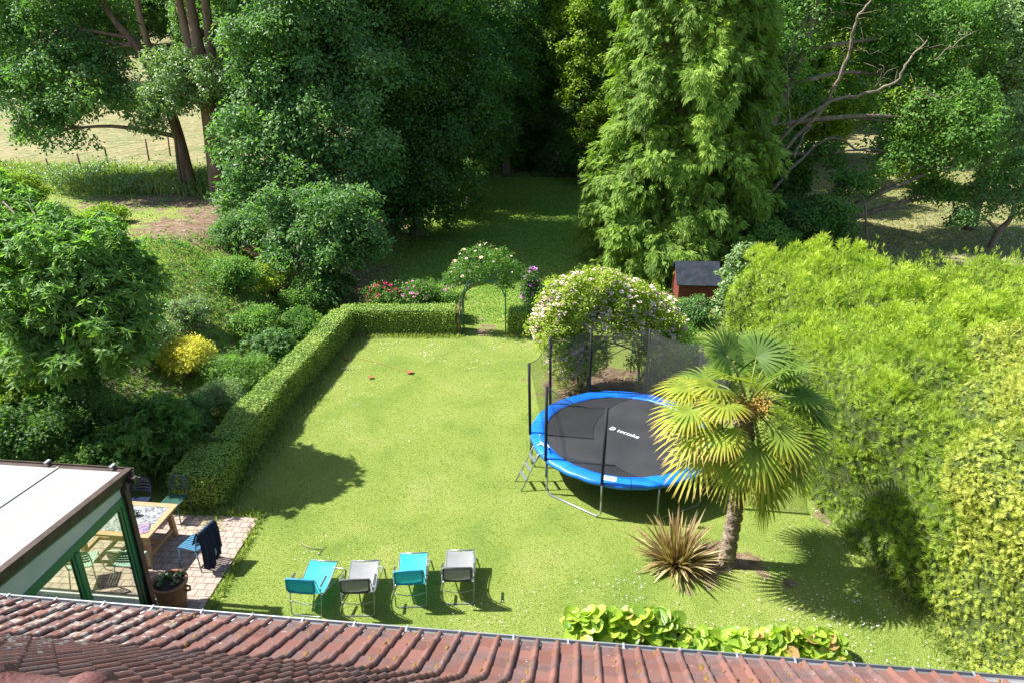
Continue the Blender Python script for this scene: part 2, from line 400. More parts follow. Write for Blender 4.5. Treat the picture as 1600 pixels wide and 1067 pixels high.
def rp(s): return np.interp(s, dsts, [a[0] for a in pr_]), np.interp(s, dsts, [a[1] for a in pr_])
TW, TL = .222, .315
nrow = int(dsts[-1] / TL) + 1
us = np.array([0, .05, .10, .14, .150, .163, .178, .192, .207, .220]) * (TW / .222)
hs = np.array([.0, .0, 0, .0, .008, .028, .038, .038, .028, .008])
V, L_, S_, T_, nn = [], [], [], [], 0
x_lo, x_hi = -13.0, 9.5
for r_ in range(nrow):
    s0, s1 = r_ * TL, min((r_ + 1) * TL + .05, dsts[-1])
    for c in range(int((x_hi - x_lo) / TW)):
        xx = x_lo + c * TW
        if r_ == 0 and xx > 4.95: s0_ = s0 + .10
        else: s0_ = s0
        jt, jr, tn = RNG.normal() * .003, RNG.normal() * .004, RNG.random()
        if RNG.random() < .1: tn = RNG.choice([0, 1])
        G = []
        for (s, lift) in ((s0_ + jt, -.004), (s0_ + jt, .028), ((s0_ + s1) / 2, .016), (s1, .004)):
            y_, z_ = rp(max(s, 0)); y2, z2 = rp(max(s, 0) + .02); ny, nz = (z2 - z_), -(y2 - y_); ln = math.hypot(ny, nz); ny, nz = ny / ln, nz / ln
            for u, h in zip(us, hs):
                hh = (h + lift + jr * (1 - u / TW)) if lift > 0 else (h - .004)
                G.append((xx + u, y_ + ny * hh, z_ + nz * hh))
        k = len(us)
        for a in range(3):
            for b_ in range(k - 1):
                i0 = nn + a * k + b_; L_ += [i0, i0 + 1, i0 + k + 1, i0 + k]; S_.append(4); T_.append(tn)
        V += G; nn += 4 * k
roof = link_mesh('roof', V, L_, S_, M_tile, house, tint=T_, smooth=False)
ul = MB(); ul.grid([[(x, y, z - .03) for (y, z) in [(-.02, 3.28)] + pr_[1:]] for x in (x_lo, x_hi)], smooth=False); ul.build('underlay', mat('underlay_felt', (.04, .03, .028), .9), house)
# far slope, gables and walls
M_wall = mat('cream_render', (.62, .56, .45), .9, c2=(.55, .49, .39), scale=3, bump=.3, bscale=60)
wb = MB(); wb.box((-1.75, -4.5, 1.45), (22.0, 8.1, 2.95)); wb.build('wall', M_wall, house)
for gxx in (-12.72, 9.22):
    gb = MB(); gp = [(gxx, -.6, 2.93), (gxx, -1.3, 4.0), (gxx, RIDGE_Y, RIDGE_Z - .1), (gxx, -8.5, 2.93)]
    gb.add(gp + [(x + .2, y, z) for x, y, z in gp], [(0, 1, 2, 3), (7, 6, 5, 4), (0, 4, 5, 1), (1, 5, 6, 2), (2, 6, 7, 3), (3, 7, 4, 0)]); gb.build('gable', M_wall, house)
bs = MB(); bs.add([(x_lo, RIDGE_Y, RIDGE_Z), (x_hi, RIDGE_Y, RIDGE_Z), (x_hi, -9.1, 2.9), (x_lo, -9.1, 2.9), (x_lo, RIDGE_Y, RIDGE_Z - .08), (x_hi, RIDGE_Y, RIDGE_Z - .08), (x_hi, -9.1, 2.82), (x_lo, -9.1, 2.82)],
                  [(0, 3, 2, 1), (4, 5, 6, 7), (0, 4, 7, 3), (1, 2, 6, 5), (3, 7, 6, 2)]); bso = bs.build('rear_roof', mat('plain_clay', (.30, .12, .09), .8, c2=(.2, .1, .08), scale=8, bump=.4), house)
# ridge tiles
M_ridge = mat('ridge_clay', (.19, .072, .056), .7, c2=(.12, .062, .055), scale=5, bump=.35, bscale=50, lo=.4, hi=.7)
rm = MB(); G = []
for (xx, rr) in ((0, .145), (.075, .150), (.085, .125), (.43, .115)):
    G.append([(xx, math.cos(a) * rr * 1.15, math.sin(a) * rr + (-.02)) for a in np.linspace(0, math.pi, 13)])
rm.grid(G, flip=True); rm.add([v for v in G[0]] + [(0, 0, -.02)], [tuple(range(13))])
proto = rm.build('ridge_tile', M_ridge, house, loc=(-3.95, RIDGE_Y, RIDGE_Z + .0))
for i in range(-10, 24):
    if i == 0: continue
    c = proto.copy(); COL.objects.link(c); c.parent = house; c.location = (-3.95 + i * .405, RIDGE_Y, RIDGE_Z + random.uniform(-.006, .006)); c.rotation_euler.y = random.uniform(-.012, .012)
# moss tufts along the ribs
Q = []; rg = np.random.default_rng(5); mV = MB()
for i in range(750):
    xx = rg.uniform(-8, 7.5); col = math.floor((xx - x_lo) / TW); xx = x_lo + col * TW + rg.choice([.140, .143, .165, .20]) + rg.normal() * .006
    s = min(abs(rg.normal()) * 1.1, 3.2); s = round(s / TL) * TL + rg.uniform(-.01, .16)
    y_, z_ = rp(max(s, .01)); rr = rg.uniform(.009, .026) * (1 if rg.random() < .9 else 1.5)
    ring = []; 
    for (q1, q2) in ((1, -.1), (.9, .35), (.5, .75)):
        ring.append([(xx + math.cos(a) * rr * q1 * rg.uniform(.8, 1.2), y_ + math.sin(a) * rr * q1 * rg.uniform(.9, 1.5), z_ + .03 + rr * q2) for a in np.linspace(0, 2 * math.pi, 7)[:-1]])
    vs = ring[0] + ring[1] + ring[2] + [(xx, y_, z_ + .03 + rr * .9)]
    F = [(a * 6 + k, a * 6 + (k + 1) % 6, (a + 1) * 6 + (k + 1) % 6, (a + 1) * 6 + k) for a in range(2) for k in range(6)] + [(12 + k, 12 + (k + 1) % 6, 18) for k in range(6)]
    mV.add(vs, F, True)
o = mV.build('moss', mat('orange_brown_moss', (.13, .075, .022), .95, c2=(.22, .13, .03), scale=14, bump=.6, bscale=90), house); o['kind'] = 'stuff'
# gutter with brackets
M_zinc = mat('weathered_zinc', (.27, .28, .29), .5, metal=.3, c2=(.36, .37, .38), scale=3, stretch=(.4, 3, 3))
gt = MB(); G = []
for xx in (-12.9, 9.4):
    G.append([(xx, .10 + math.cos(a) * .068, 3.235 + math.sin(a) * .068) for a in np.linspace(math.pi, 2 * math.pi, 11)] )
gt.grid(G); gt.grid([[(x, .10 + (y - .10) * 1.06, z - .004) for x, y, z in row] for row in G], flip=True)
gt.tube([(-12.9, .172, 3.238), (9.4, .172, 3.238)], .010, 8); gt.tube([(-12.9, .030, 3.24), (9.4, .030, 3.24)], .006, 6)
gt.box((-1.75, .020, 3.20), (22.4, .012, .13)); gt.build('gutter', M_zinc, house)
for i in range(-17, 14):
    bk = MB(); bk.bar((i * .62, .03, 3.246), (i * .62, .185, 3.252), .022, .006); bk.build('gutter_bracket', M_zinc, house)

# ================================================================== CONSERVATORY / VERANDA
cq = W(194, 742, 2.75); CN = empty('veranda', (cq.x - .06, cq.y - .05, 0), -TH)
tag(CN, 'green framed glass veranda with white panel roof joined to the house', 'veranda')
M_brown = mat('dark_brown_timber', (.042, .026, .020), .55, c2=(.075, .05, .038), scale=6, bump=.25, stretch=(1, 1, 1))
M_green = mat('green_paint', (.010, .125, .055), .38, c2=(.014, .155, .07), scale=4, spec=.5)
M_panel = mat('white_roof_panel', (.34, .335, .325), .5, c2=(.27, .26, .24), scale=1.4, detail=8, stretch=(1.6, .22, 1))
M_cream = mat('cream_infill', (.50, .52, .47), .5, c2=(.42, .45, .42), scale=2)
M_glass = bpy.data.materials.new('window_glass'); n, l, p = _pr(M_glass)
tb, gl_, mx = n.new('ShaderNodeBsdfTransparent'), n.new('ShaderNodeBsdfGlossy'), n.new('ShaderNodeMixShader'); mx.inputs[0].default_value = .10
tb.inputs[0].default_value = (.88, .93, .86, 1); gl_.inputs['Roughness'].default_value = .02
l.new(tb.outputs[0], mx.inputs[1]); l.new(gl_.outputs[0], mx.inputs[2]); l.new(mx.outputs[0], n['Material Output'].inputs[0])
D = 3.75; zt = lambda y: 2.72 - y * .085
for i in range(6):
    xa, xb = -i * 1.18 + (.02 if i == 0 else -.02), -(i + 1) * 1.18 + .02
    b = MB(); b.bar(((xa + xb) / 2, .12, zt(.12) + .04), ((xa + xb) / 2, -D, zt(-D) + .04), abs(xb - xa), .03); b.build('roof_panel', M_panel, CN)
    b = MB(); b.bar((xb - .02, .14, zt(.14) + .052), (xb - .02, -D, zt(-D) + .052), .035, .045); b.build('glazing_bar', mat('grey_bar', (.35, .33, .31), .5) if i == 0 else bpy.data.materials['grey_bar'], CN)
    b = MB(); b.bar((xb - .02, -.02, zt(0) - .05), (xb - .02, -D, zt(-D) - .05), .07, .12); b.build('rafter', M_brown, CN)
b = MB(); b.bar((.05, .26, zt(.26) - .01), (.05, -D, zt(-D) - .01), .07, .16); b.bar((.05, .2, zt(.2) + .085), (.05, -D, zt(-D) + .085), .11, .02); b.build('verge_beam', M_brown, CN)
b = MB(); b.bar((.12, .19, 2.70), (-7.2, .19, 2.70), .08, .10); b.bar((.12, .24, 2.765), (-7.2, .24, 2.765), .02, .03); b.bar((.12, .0, 2.60), (-7.2, .0, 2.60), .10, .12)
b.box((.16, .08, 2.66), (.14, .1, .1)); b.build('eave_beam', M_brown, CN)
for i in range(7): b = MB(); b.box((-i * 1.18 - .25, .22, 2.81), (.05, .12, .03)); b.build('roof_clip', M_zinc, CN)
b = MB(); b.box((.03, 0, 1.35), (.11, .11, 2.62)); b.build('corner_post', M_brown, CN)
for xx in (-2.36, -4.72): b = MB(); b.box((xx, 0, 1.35), (.10, .10, 2.62)); b.build('post', M_brown, CN)
# glazed side
fr_ = MB(); fr_.bar((0, -.06, 2.34), (0, -D, 2.34), .07, .13); fr_.bar((0, -.06, .13), (0, -D, .13), .07, .12)
fr_.box((0, -.11, 1.25), (.072, .09, 2.12)); fr_.bar((0.005, -.06, zt(0) - .13), (0.005, -D, zt(-D) - .13), .05, .06); fr_.build('green_frame', M_green, CN)
b = MB(); b.add([(.0, -.08, 2.405), (.0, -D, 2.405), (.0, -D, zt(-D) - .12), (.0, -.08, zt(0) - .14), (.02, -.08, 2.405), (.02, -D, 2.405), (.02, -D, zt(-D) - .12), (.02, -.08, zt(0) - .14)],
                [(0, 3, 2, 1), (4, 5, 6, 7), (3, 7, 6, 2), (0, 1, 5, 4)]); b.build('gable_infill', M_cream, CN)
ys = [-.16, -1.36, -2.56, -D + .05]
for k in range(3):
    ya, yb = ys[k], ys[k + 1]
    w = empty('window', (0, 0, 0)); w.parent = CN
    b = MB()
    for (p1, p2) in (((0, ya - .03, .19), (0, ya - .03, 2.275)), ((0, yb + .10, .19), (0, yb + .10, 2.275))): b.bar(p1, p2, .05 if k else .045, .055, up=(0, 1, 0))
    b.bar((0, ya - .06, 2.255), (0, yb + .13, 2.255), .045, .04); b.bar((0, ya - .06, .21), (0, yb + .13, .21), .045, .04); b.build('window_frame', M_green, w)
    b = MB(); b.box((0, (ya + yb) / 2 + .03, 1.23), (.012, abs(yb - ya) - .20, 2.0)); b.build('pane', M_glass, w)
    b = MB(); b.box((0, yb + .035, 1.22), (.075, .075, 2.06)); b.build('mullion', M_green if k == 0 else M_brown, CN)
# boards and sill
b = MB(); b.box((-3.4, -.05, .045), (6.9, .42, .03)); b.build('sill', mat('pale_stone', (.62, .60, .56), .7, c2=(.52, .5, .46), scale=4), CN)

# ================================================================== PATIO FURNITURE
M_wood = mat('honey_timber', (.34, .20, .095), .55, c2=(.43, .27, .14), scale=5, bump=.2, stretch=(1, 8, 8))
M_mos = bpy.data.materials.new('mosaic_top'); n, l, p = _pr(M_mos); tc = n.new('ShaderNodeTexCoord')
vo = n.new('ShaderNodeTexVoronoi'); vo.inputs['Scale'].default_value = 26; l.new(tc.outputs['Object'], vo.inputs['Vector'])
sp_ = n.new('ShaderNodeSeparateColor'); l.new(vo.outputs['Color'], sp_.inputs[0])
l.new(ramp(sp_.outputs[0], [(0, (.08, .09, .105)), (.35, (.19, .20, .205)), (.6, (.27, .27, .265)), (1, (.36, .355, .345))]), p.inputs['Base Color']); p.inputs['Roughness'].default_value = .4
TB = empty('patio_table', (-7.60, 11.95, .03), -TH); tag(TB, 'wooden trestle table with grey mosaic top on the brick patio', 'table')
b = MB(); b.box((0, 0, .725), (1.36, .84, .03)); b.build('mosaic_inlay', M_mos, TB)
b = MB()
for sy in (-1, 1): b.box((0, sy * .48, .725), (1.60, .12, .045))
for sx_ in (-1, 1): b.box((sx_ * .74, 0, .725), (.12, .838, .045))
b.box((0, .0, .675), (1.42, .90, .05)); b.build('tabletop', M_wood, TB)
for sx_ in (-1, 1):
    for sy in (-1, 1): b = MB(); b.bar((sx_ * .66, sy * .40, .65), (sx_ * .66, sy * .46, 0.0), .09, .09, up=(1, 0, 0)); b.build('leg', M_wood, TB)
    b = MB(); b.box((sx_ * .66, 0, .22), (.05, .82, .08)); b.build('stretcher', M_wood, TB)
b = MB(); b.box((0, 0, .22), (1.27, .05, .07)); b.build('stretcher', M_wood, TB)

def patio_chair(name, label, m, loc, rz, slats=True):
    t = empty(name, loc, rz); tag(t, label, 'chair')                       # faces local +y
    b = MB()
    for i in range(9): b.box((-.19 + i * .0475, 0, .45 + .012 * abs(i - 4) / 4), (.034, .42, .012))
    b.box((0, .21, .448), (.43, .02, .02)); b.box((0, -.21, .448), (.43, .02, .02)); b.build('seat', m, t)
    for sx_ in (-1, 1):
        b = MB(); b.tube([(sx_ * .20, .19, .45), (sx_ * .235, .24, 0)], .012, 8); b.build('leg', m, t)
        b = MB(); b.tube([(sx_ * .20, -.19, .45), (sx_ * .235, -.27, 0)], .012, 8); b.build('leg', m, t)
    b = MB(); b.tube(catmull([(-.21, -.20, .44), (-.225, -.25, .66), (-.20, -.29, .82), (-.12, -.305, .87), (0, -.31, .885), (.12, -.305, .87), (.20, -.29, .82), (.225, -.25, .66), (.21, -.20, .44)], 4), .012, 8)
    b.build('back_frame', m, t)
    b = MB()
    for z_, y_ in ((.60, -.235), (.665, -.25), (.73, -.268), (.795, -.285), (.845, -.298)):
        G = []
        for k in range(7):
            x_ = -.205 + k * .41 / 6; bow = -.03 * (1 - (x_ / .205) ** 2); G.append([(x_, y_ + bow, z_ - .02), (x_, y_ + bow - .004, z_ + .02)])
        b.grid(G); b.grid([[(x, y - .008, z) for x, y, z in r] for r in G], flip=True)
    b.build('backrest', m, t)
    return t
M_navy = mat('navy_metal', (.012, .022, .055), .4, spec=.5); M_dgreen = mat('dark_green_metal', (.035, .10, .075), .4, spec=.5)
M_blue = mat('steel_blue_metal', (.05, .16, .26), .35, spec=.6); M_pgreen = mat('pale_green_metal', (.30, .42, .33), .4, spec=.5)
patio_chair('garden_chair', 'navy metal chair behind the far side of the patio table near the veranda', M_navy, (-7.85, 12.85, .03), R(178))
patio_chair('garden_chair', 'dark green slatted metal chair at the far right corner of the patio table', M_dgreen, (-7.12, 12.95, .03), R(172))
patio_chair('garden_chair', 'blue metal chair standing apart with a navy jacket over its back', M_blue, (-6.12, 11.55, .03), R(72))
patio_chair('garden_chair', 'pale green metal chair at the near side of the patio table beside the veranda post', M_pgreen, (-7.15, 11.1, .03), R(-4))
patio_chair('garden_chair', 'pale green metal chair seen through the veranda glass', M_pgreen, (-8.0, 11.05, .03), R(14))
# jacket over the chair back
rj = np.random.default_rng(8); cb = Vector((-6.12, 11.55, .03)); rot = Matrix.Rotation(R(72), 3, 'Z')
G = []
for i in range(29):
    t = i / 28; row = []
    for j in range(25):
        s = j / 24 * 2 - 1
        if t < .30: y_ = -.20 - .11 * (t / .30); z_ = .62 + (t / .30) * .285
        else: tt = (t - .30) / .70; y_ = -.33 - .10 * tt - .05 * math.sin(tt * 3); z_ = .905 - tt * (.72 + .14 * math.cos(s * 2.2 + .6))
        wd = .24 + .05 * max(0, (t - .3)); fold = .020 * math.sin(s * 9 + t * 3) * min(1, abs(t - .3) * 3) + .012 * math.sin(s * 21 + 1)
        row.append(cb + rot @ Vector((s * wd + .03 * math.sin(t * 5), y_ - fold * 1.4, z_)))
    G.append(row)
b = MB(); b.grid(G); b.grid([[v + rot @ Vector((0, .012 if i < 9 else .010, -.004)) for v in r] for i, r in enumerate(G)], flip=True)
jk = b.build('jacket', mat('navy_fabric', (.010, .014, .035), .9, c2=(.018, .022, .05), scale=30)); tag(jk, 'navy jacket hanging over the back of the blue metal chair', 'jacket')
b = MB(); b.grid([[cb + rot @ Vector((.05 + .05 * s + .01 * math.sin(t * 6), -.405 - .02 * math.sin(t * 4) - .012, .40 - t * .22)) for s in np.linspace(-1, 1, 5)] for t in np.linspace(0, 1, 7)])
b.build('lining', mat('pale_blue_lining', (.22, .36, .62), .8, c2=(.6, .6, .58), scale=12), jk)
# things on the table
def tl(x, y, z): return TB.matrix_basis @ Vector((x, y, z)) if False else Vector(TB.location) + Matrix.Rotation(-TH, 3, 'Z') @ Vector((x, y, z))
M_clear = bpy.data.materials.new('clear_glass'); n, l, p = _pr(M_clear); p.inputs['Transmission Weight'].default_value = 1; p.inputs['Roughness'].default_value = .03; p.inputs['Base Color'].default_value = (.9, .95, .92, 1); p.inputs['IOR'].default_value = 1.2
for (x_, y_, hgt, rr, lb) in ((.02, .02, .17, .06, 'tall clear glass jar on the mosaic table nearest the veranda post'), (.20, .10, .10, .05, 'small squat glass jar in the middle of the mosaic table'), (.12, -.10, .12, .035, 'small drinking glass on the mosaic table')):
    b = MB(); b.lathe([(.001, .003), (rr, .003), (rr * 1.05, hgt * .5), (rr * .85, hgt), (rr * .80, hgt), (rr * .95, hgt * .5), (rr * .92, .01), (.001, .01)], seg=20)
    o = b.build('glass_jar', M_clear, loc=tl(x_, y_, .748)); tag(o, lb, 'glass jar')
M_mag = mat('magazine_print', (.55, .20, .25), .4, c2=(.12, .14, .22), scale=16, detail=3, lo=.45, hi=.5)
mg = empty('magazine', tl(.56, -.30, .748), R(22)); tag(mg, 'magazine with red and dark cover lying on the near right corner of the table', 'magazine')
b = MB(); b.box((0, 0, .004), (.21, .29, .006)); b.build('pages', mat('paper', (.7, .68, .65), .6), mg)
b = MB(); b.box((0, 0, .0085), (.212, .292, .003)); b.build('cover', M_mag, mg)
# terracotta pot
PT = empty('terracotta_pot', (-6.05, 10.30, .03)); tag(PT, 'large terracotta pot of dark soil and small succulents on the patio', 'plant pot')
M_terra = mat('terracotta', (.34, .135, .07), .8, c2=(.22, .10, .06), scale=5, bump=.3, bscale=40)
b = MB(); b.lathe([(.001, 0), (.17, 0), (.20, .03), (.25, .30), (.27, .50), (.275, .56), (.31, .575), (.315, .62), (.29, .635), (.265, .62), (.26, .56), (.001, .56)], seg=36); b.build('pot', M_terra, PT)
b = MB(); b.lathe([(.26, .575), (.12, .60), (.001, .605)], seg=20); b.build('soil', mat('dark_soil', (.02, .014, .01), .95, c2=(.05, .035, .025), scale=30, bump=.8), PT)
for s in (-1, 1): b = MB(); b.tube([(s * .285, 0, .52), (s * .35, 0, .50), (s * .34, 0, .42), (s * .265, 0, .40)], .02, 8); b.build('handle', M_terra, PT)
Q = []; T = []
for k in range(9):
    c = np.array([random.uniform(-.17, .2), random.uniform(-.15, .2), .60]); m = 16; a = RNG.random(m) * 6.28; e = RNG.uniform(.3, 1.3, m)
    Dv = np.stack([np.cos(a) * np.cos(e), np.sin(a) * np.cos(e), np.sin(e)], 1); Q.append(quads(np.repeat(c[None], m, 0), Dv, np.repeat(UP[None], m, 0) + .2, RNG.uniform(.07, .13, m), .035)); T.append(RNG.random(m))
M_succ = leafmat('succulent_leaf', [(.06, .12, .05), (.12, .2, .08), (.35, .33, .2)], .2)
quads_obj('foliage', np.concatenate(Q), M_succ, PT, tint=np.concatenate(T))

# ================================================================== SUN LOUNGERS
M_steel = mat('grey_steel_tube', (.30, .33, .36), .35, metal=.6); M_black = mat('charcoal_webbing', (.035, .035, .038), .7, c2=(.06, .06, .06), scale=60)
def sling(name, c, c2):
    m = leafmat_plain(name, c, c2); return m
def leafmat_plain(name, c, c2, tr=.30):
    m = mat(name, c, .6, c2=c2, scale=3); n = m.node_tree.nodes; l = m.node_tree.links; p = n['Principled BSDF']
    t = n.new('ShaderNodeBsdfTranslucent'); t.inputs[0].default_value = (*c, 1); mx = n.new('ShaderNodeMixShader'); mx.inputs[0].default_value = tr
    l.new(p.outputs[0], mx.inputs[1]); l.new(t.outputs[0], mx.inputs[2]); l.new(mx.outputs[0], n['Material Output'].inputs[0]); return m
def thick(b, G, t=.006):
    b.grid(G); b.grid([[Vector(v) - Vector((0, 0, t)) for v in r] for r in G], flip=True)
def lounger(label, M_s, M_edge, loc, rz):
    t = empty('sun_lounger', loc, rz); tag(t, label, 'sun lounger', 'sun loungers lined up on the lawn above the gutter')
    w = .245
    prof_ = catmull([(.93, .40), (.86, .425), (.70, .38), (.50, .335), (.30, .33), (.14, .37), (.04, .46), (-.04, .62), (-.09, .79), (-.11, .875)], 4)
    prof_ = [Vector((v[0], v[1], 0)) for v in [tuple(p)[:2] for p in [Vector((a.x, a.y, 0)) for a in prof_]]] if False else prof_
    b = MB(); G = []
    for p in prof_:
        G.append([Vector((x * w, p[0], p[1] - .025 * (1 - x * x))) for x in (-1, -.6, -.2, .2, .6, 1)])
    b.grid(G); b.build('seat_fabric', M_s, t)
    # head pad hanging over the top rail, with a dark bound edge
    b = MB(); G = [[Vector((x * .235, -.135 - .02 * math.sin(z_ * 3.1) - .012 * (1 - x * x),   .88 - z_ * .27)) for x in np.linspace(-1, 1, 7)] for z_ in np.linspace(0, 1, 7)]
    b.grid(G, flip=True); b.build('head_pad', M_s, t)
    b = MB()
    rim = [(-.235, .885), (0, .893), (.235, .885), (.25, .86), (.245, .645), (.215, .61), (0, .602), (-.215, .61), (-.245, .645), (-.25, .86)]
    b.tube([(x, -.150, z_) for x, z_ in rim], .017, 8, closed=True); b.build('edging', M_edge, t)
    b = MB()
    for s in (-1, 1):
        b.tube(catmull([(s * .262, .94, .40), (s * .265, .70, .385), (s * .265, .50, .345), (s * .265, .22, .345), (s * .265, .06, .45), (s * .262, -.10, .84)], 4), .011, 8)
    b.tube([(-.262, .94, .40), (.262, .94, .40)], .013, 8); b.tube([(-.262, -.11, .865), (.262, -.11, .865)], .012, 8); b.build('side_frame', M_edge if False else M_steel, t)
    b = MB(); b.tube([(x, y, z) for x, y, z in [(-.285, .30, .62), (-.285, .02, .60), (-.285, -.02, .30), (-.275, -.06, .04), (-.22, -.07, .013), (.22, -.07, .013), (.275, -.06, .04), (.285, -.02, .30), (.285, .02, .60), (.285, .30, .62)]], .011, 8); b.build('leg', M_steel, t)
    b = MB(); b.tube([(-.27, .05, .40), (-.272, .62, .20), (-.275, 1.18, .03), (-.22, 1.22, .013), (.22, 1.22, .013), (.275, 1.18, .03), (.272, .62, .20), (.27, .05, .40)], .011, 8); b.build('leg', M_steel, t)
    b = MB(); b.tube(catmull([(-.28, -.03, .30), (-.1, -.03, .245), (.1, -.03, .245), (.28, -.03, .30)], 5), .009, 8); b.build('crossbar', M_steel, t)
    for s in (-1, 1): b = MB(); b.box((s * .292, .16, .628), (.035, .26, .018)); b.build('armrest', M_black, t)
    return t
M_turq = leafmat_plain('turquoise_fabric', (.03, .50, .62), (.05, .60, .70)); M_greyf = leafmat_plain('grey_fabric', (.27, .27, .28), (.33, .33, .34))
M_turqd = mat('teal_binding', (.01, .20, .33), .6)
lounger('turquoise sun lounger at the left end of the row beside the patio', M_turq, M_turqd, (-3.64, 10.2, 0), R(-7))
lounger('grey sun lounger standing between the two turquoise loungers', M_greyf, M_black, (-2.72, 10.2, 0), R(2))
lounger('turquoise sun lounger standing between the two grey loungers', M_turq, M_turqd, (-1.82, 10.42, 0), R(3))
lounger('grey sun lounger at the right end of the row', M_greyf, M_black, (-.97, 10.5, 0), R(1))

# ================================================================== TRAMPOLINE
TR = empty('trampoline', (2.62, 15.0, 0)); tag(TR, 'round trampoline with blue edge pad and black safety net', 'trampoline')
M_blu = mat('blue_vinyl_pad', (.006, .13, .62), .38, c2=(.01, .19, .75), scale=1.6, bump=.5, bscale=3, spec=.5)
M_mat = mat('black_jump_mat', (.022, .022, .024), .6, c2=(.034, .034, .036), scale=1.4); M_foam = mat('black_foam', (.010, .010, .012), .7)
M_net = bpy.data.materials.new('black_net'); n, l, p = _pr(M_net)
p.inputs['Base Color'].default_value = (.05, .05, .05, 1); p.inputs['Roughness'].default_value = .8
tb = n.new('ShaderNodeBsdfTransparent'); mx = n.new('ShaderNodeMixShader'); mx.inputs[0].default_value = .34
l.new(tb.outputs[0], mx.inputs[1]); l.new(p.outputs[0], mx.inputs[2]); l.new(mx.outputs[0], n['Material Output'].inputs[0])
RM, RO, ZT = 1.84, 2.17, .90
b = MB(); N_ = 96
b.grid([[(math.cos(a) * r, math.sin(a) * r, ZT - .01 - .03 * (1 - (r / RM) ** 2)) for r in (.01, .5, 1.0, 1.5, RM + .02)] for a in np.linspace(0, 2 * math.pi, N_ + 1)]); mt = b.build('jump_mat', M_mat, TR)
b = MB(); pp = [(RM, ZT + .0), (RM + .02, ZT + .028), ((RM + RO) / 2, ZT + .038), (RO - .02, ZT + .028), (RO + .015, ZT - .005), (RO + .012, ZT - .075), (RO - .02, ZT - .08), (RM, ZT - .02)]
b.grid([[(math.cos(a) * r * (1 + .004 * math.sin(a * 24)), math.sin(a) * r * (1 + .004 * math.sin(a * 24)), z + .005 * math.sin(a * 8) + .003 * math.sin(a * 31)) for r, z in pp] for a in np.linspace(0, 2 * math.pi, 145)]); pad = b.build('edge_pad', M_blu, TR)
b = MB(); b.grid([[(math.cos(a) * r, math.sin(a) * r, ZT + .044 - abs(r - 2.0) * .06) for r in (1.92, 2.0, 2.09)] for a in np.linspace(R(249.5), R(257.5), 6)]); b.build('warning_label', mat('white_label', (.7, .72, .75), .5, c2=(.45, .5, .6), scale=30), pad)
b = MB()
for k in range(18):
    a = R(k * 20 + 6); b.grid([[(math.cos(a + da) * r, math.sin(a + da) * r, z + .003) for r, z in pp[1:6]] for da in (-.003, .003)])
b.build('seam', mat('dark_blue_seam', (.004, .05, .28), .6), pad)
b = MB(); b.tube([(math.cos(a) * 2.12, math.sin(a) * 2.12, ZT - .05) for a in np.linspace(0, 2 * math.pi, 65)[:-1]], .022, 8, closed=True); b.build('ring_frame', M_steel, TR)
angs = [250, 211, 180, 139, 106, 68, 30, -8, -46]
prs = [(250, 211), (180, 139), (106, 68), (30, -8), (-46, -78)]
def cp(a, r, z): return Vector((math.cos(R(a)) * r, math.sin(R(a)) * r, z))
for a1, a2 in prs:
    b = MB(); P = [cp(a1, 2.15, ZT - .05), cp(a1, 2.15, .12), cp(a1 + (a2 - a1) * .06, 2.14, .03), cp(a1 + (a2 - a1) * .5, 2.14 * math.cos(R((a2 - a1) / 2)) + .02, .022), cp(a2 - (a2 - a1) * .06, 2.14, .03), cp(a2, 2.15, .12), cp(a2, 2.15, ZT - .05)]
    b.tube(P, .021, 8); b.build('leg', M_steel, TR)
tops = {}
for a in angs:
    jx = cp(a, 2.24, 2.70) + Vector((.03 if a in (250, 211) else 0, 0, 0)); tops[a] = jx
    b = MB(); b.tube([cp(a, 2.185, .45), cp(a, 2.185, ZT + .05)], .019, 8); b.build('post_socket', M_steel, TR)
    b = MB(); b.tube([cp(a, 2.195, ZT - .02), jx], .034, 10); b.build('net_post', M_foam, TR)
def net(a1, a2):
    G = []
    for i in range(13):
        t = i / 12; a = R(a1 + (a2 - a1) * t); row = []
        top = tops[a1].lerp(tops[a2], t) * 1.0; top.z -= .16 * math.sin(math.pi * t)
        bot = Vector((math.cos(a) * 1.88, math.sin(a) * 1.88, ZT + .02))
        for j in range(9): q = j / 8; v = bot.lerp(top, q); v += Vector((-math.cos(a), -math.sin(a), 0)) * .08 * math.sin(math.pi * q) * math.sin(math.pi * t); row.append(v)
        G.append(row)
    b = MB(); b.grid(G); b.build('safety_net', M_net, TR)
    b = MB(); b.tube([r[-1] for r in G], .007, 6); b.build('net_hem', M_foam, TR)
for k in range(len(angs) - 1):
    if (angs[k], angs[k + 1]) in ((211, 180),): continue
    net(angs[k], angs[k + 1])
b = MB(); b.tube(catmull([cp(204, 2.20, ZT + .5), cp(202, 2.1, ZT + .25), cp(199, 2.0, ZT + .12), cp(196, 2.1, ZT + .05), cp(193, 2.22, ZT - .1)], 5), .012, 6); b.tube(catmull([cp(206, 2.15, ZT + .25), cp(203, 1.95, ZT + .07), cp(198, 1.92, ZT + .06), cp(194, 2.05, ZT + .07)], 5), .012, 6); b.build('white_cord', mat('white_cord', (.7, .7, .7), .7), TR)
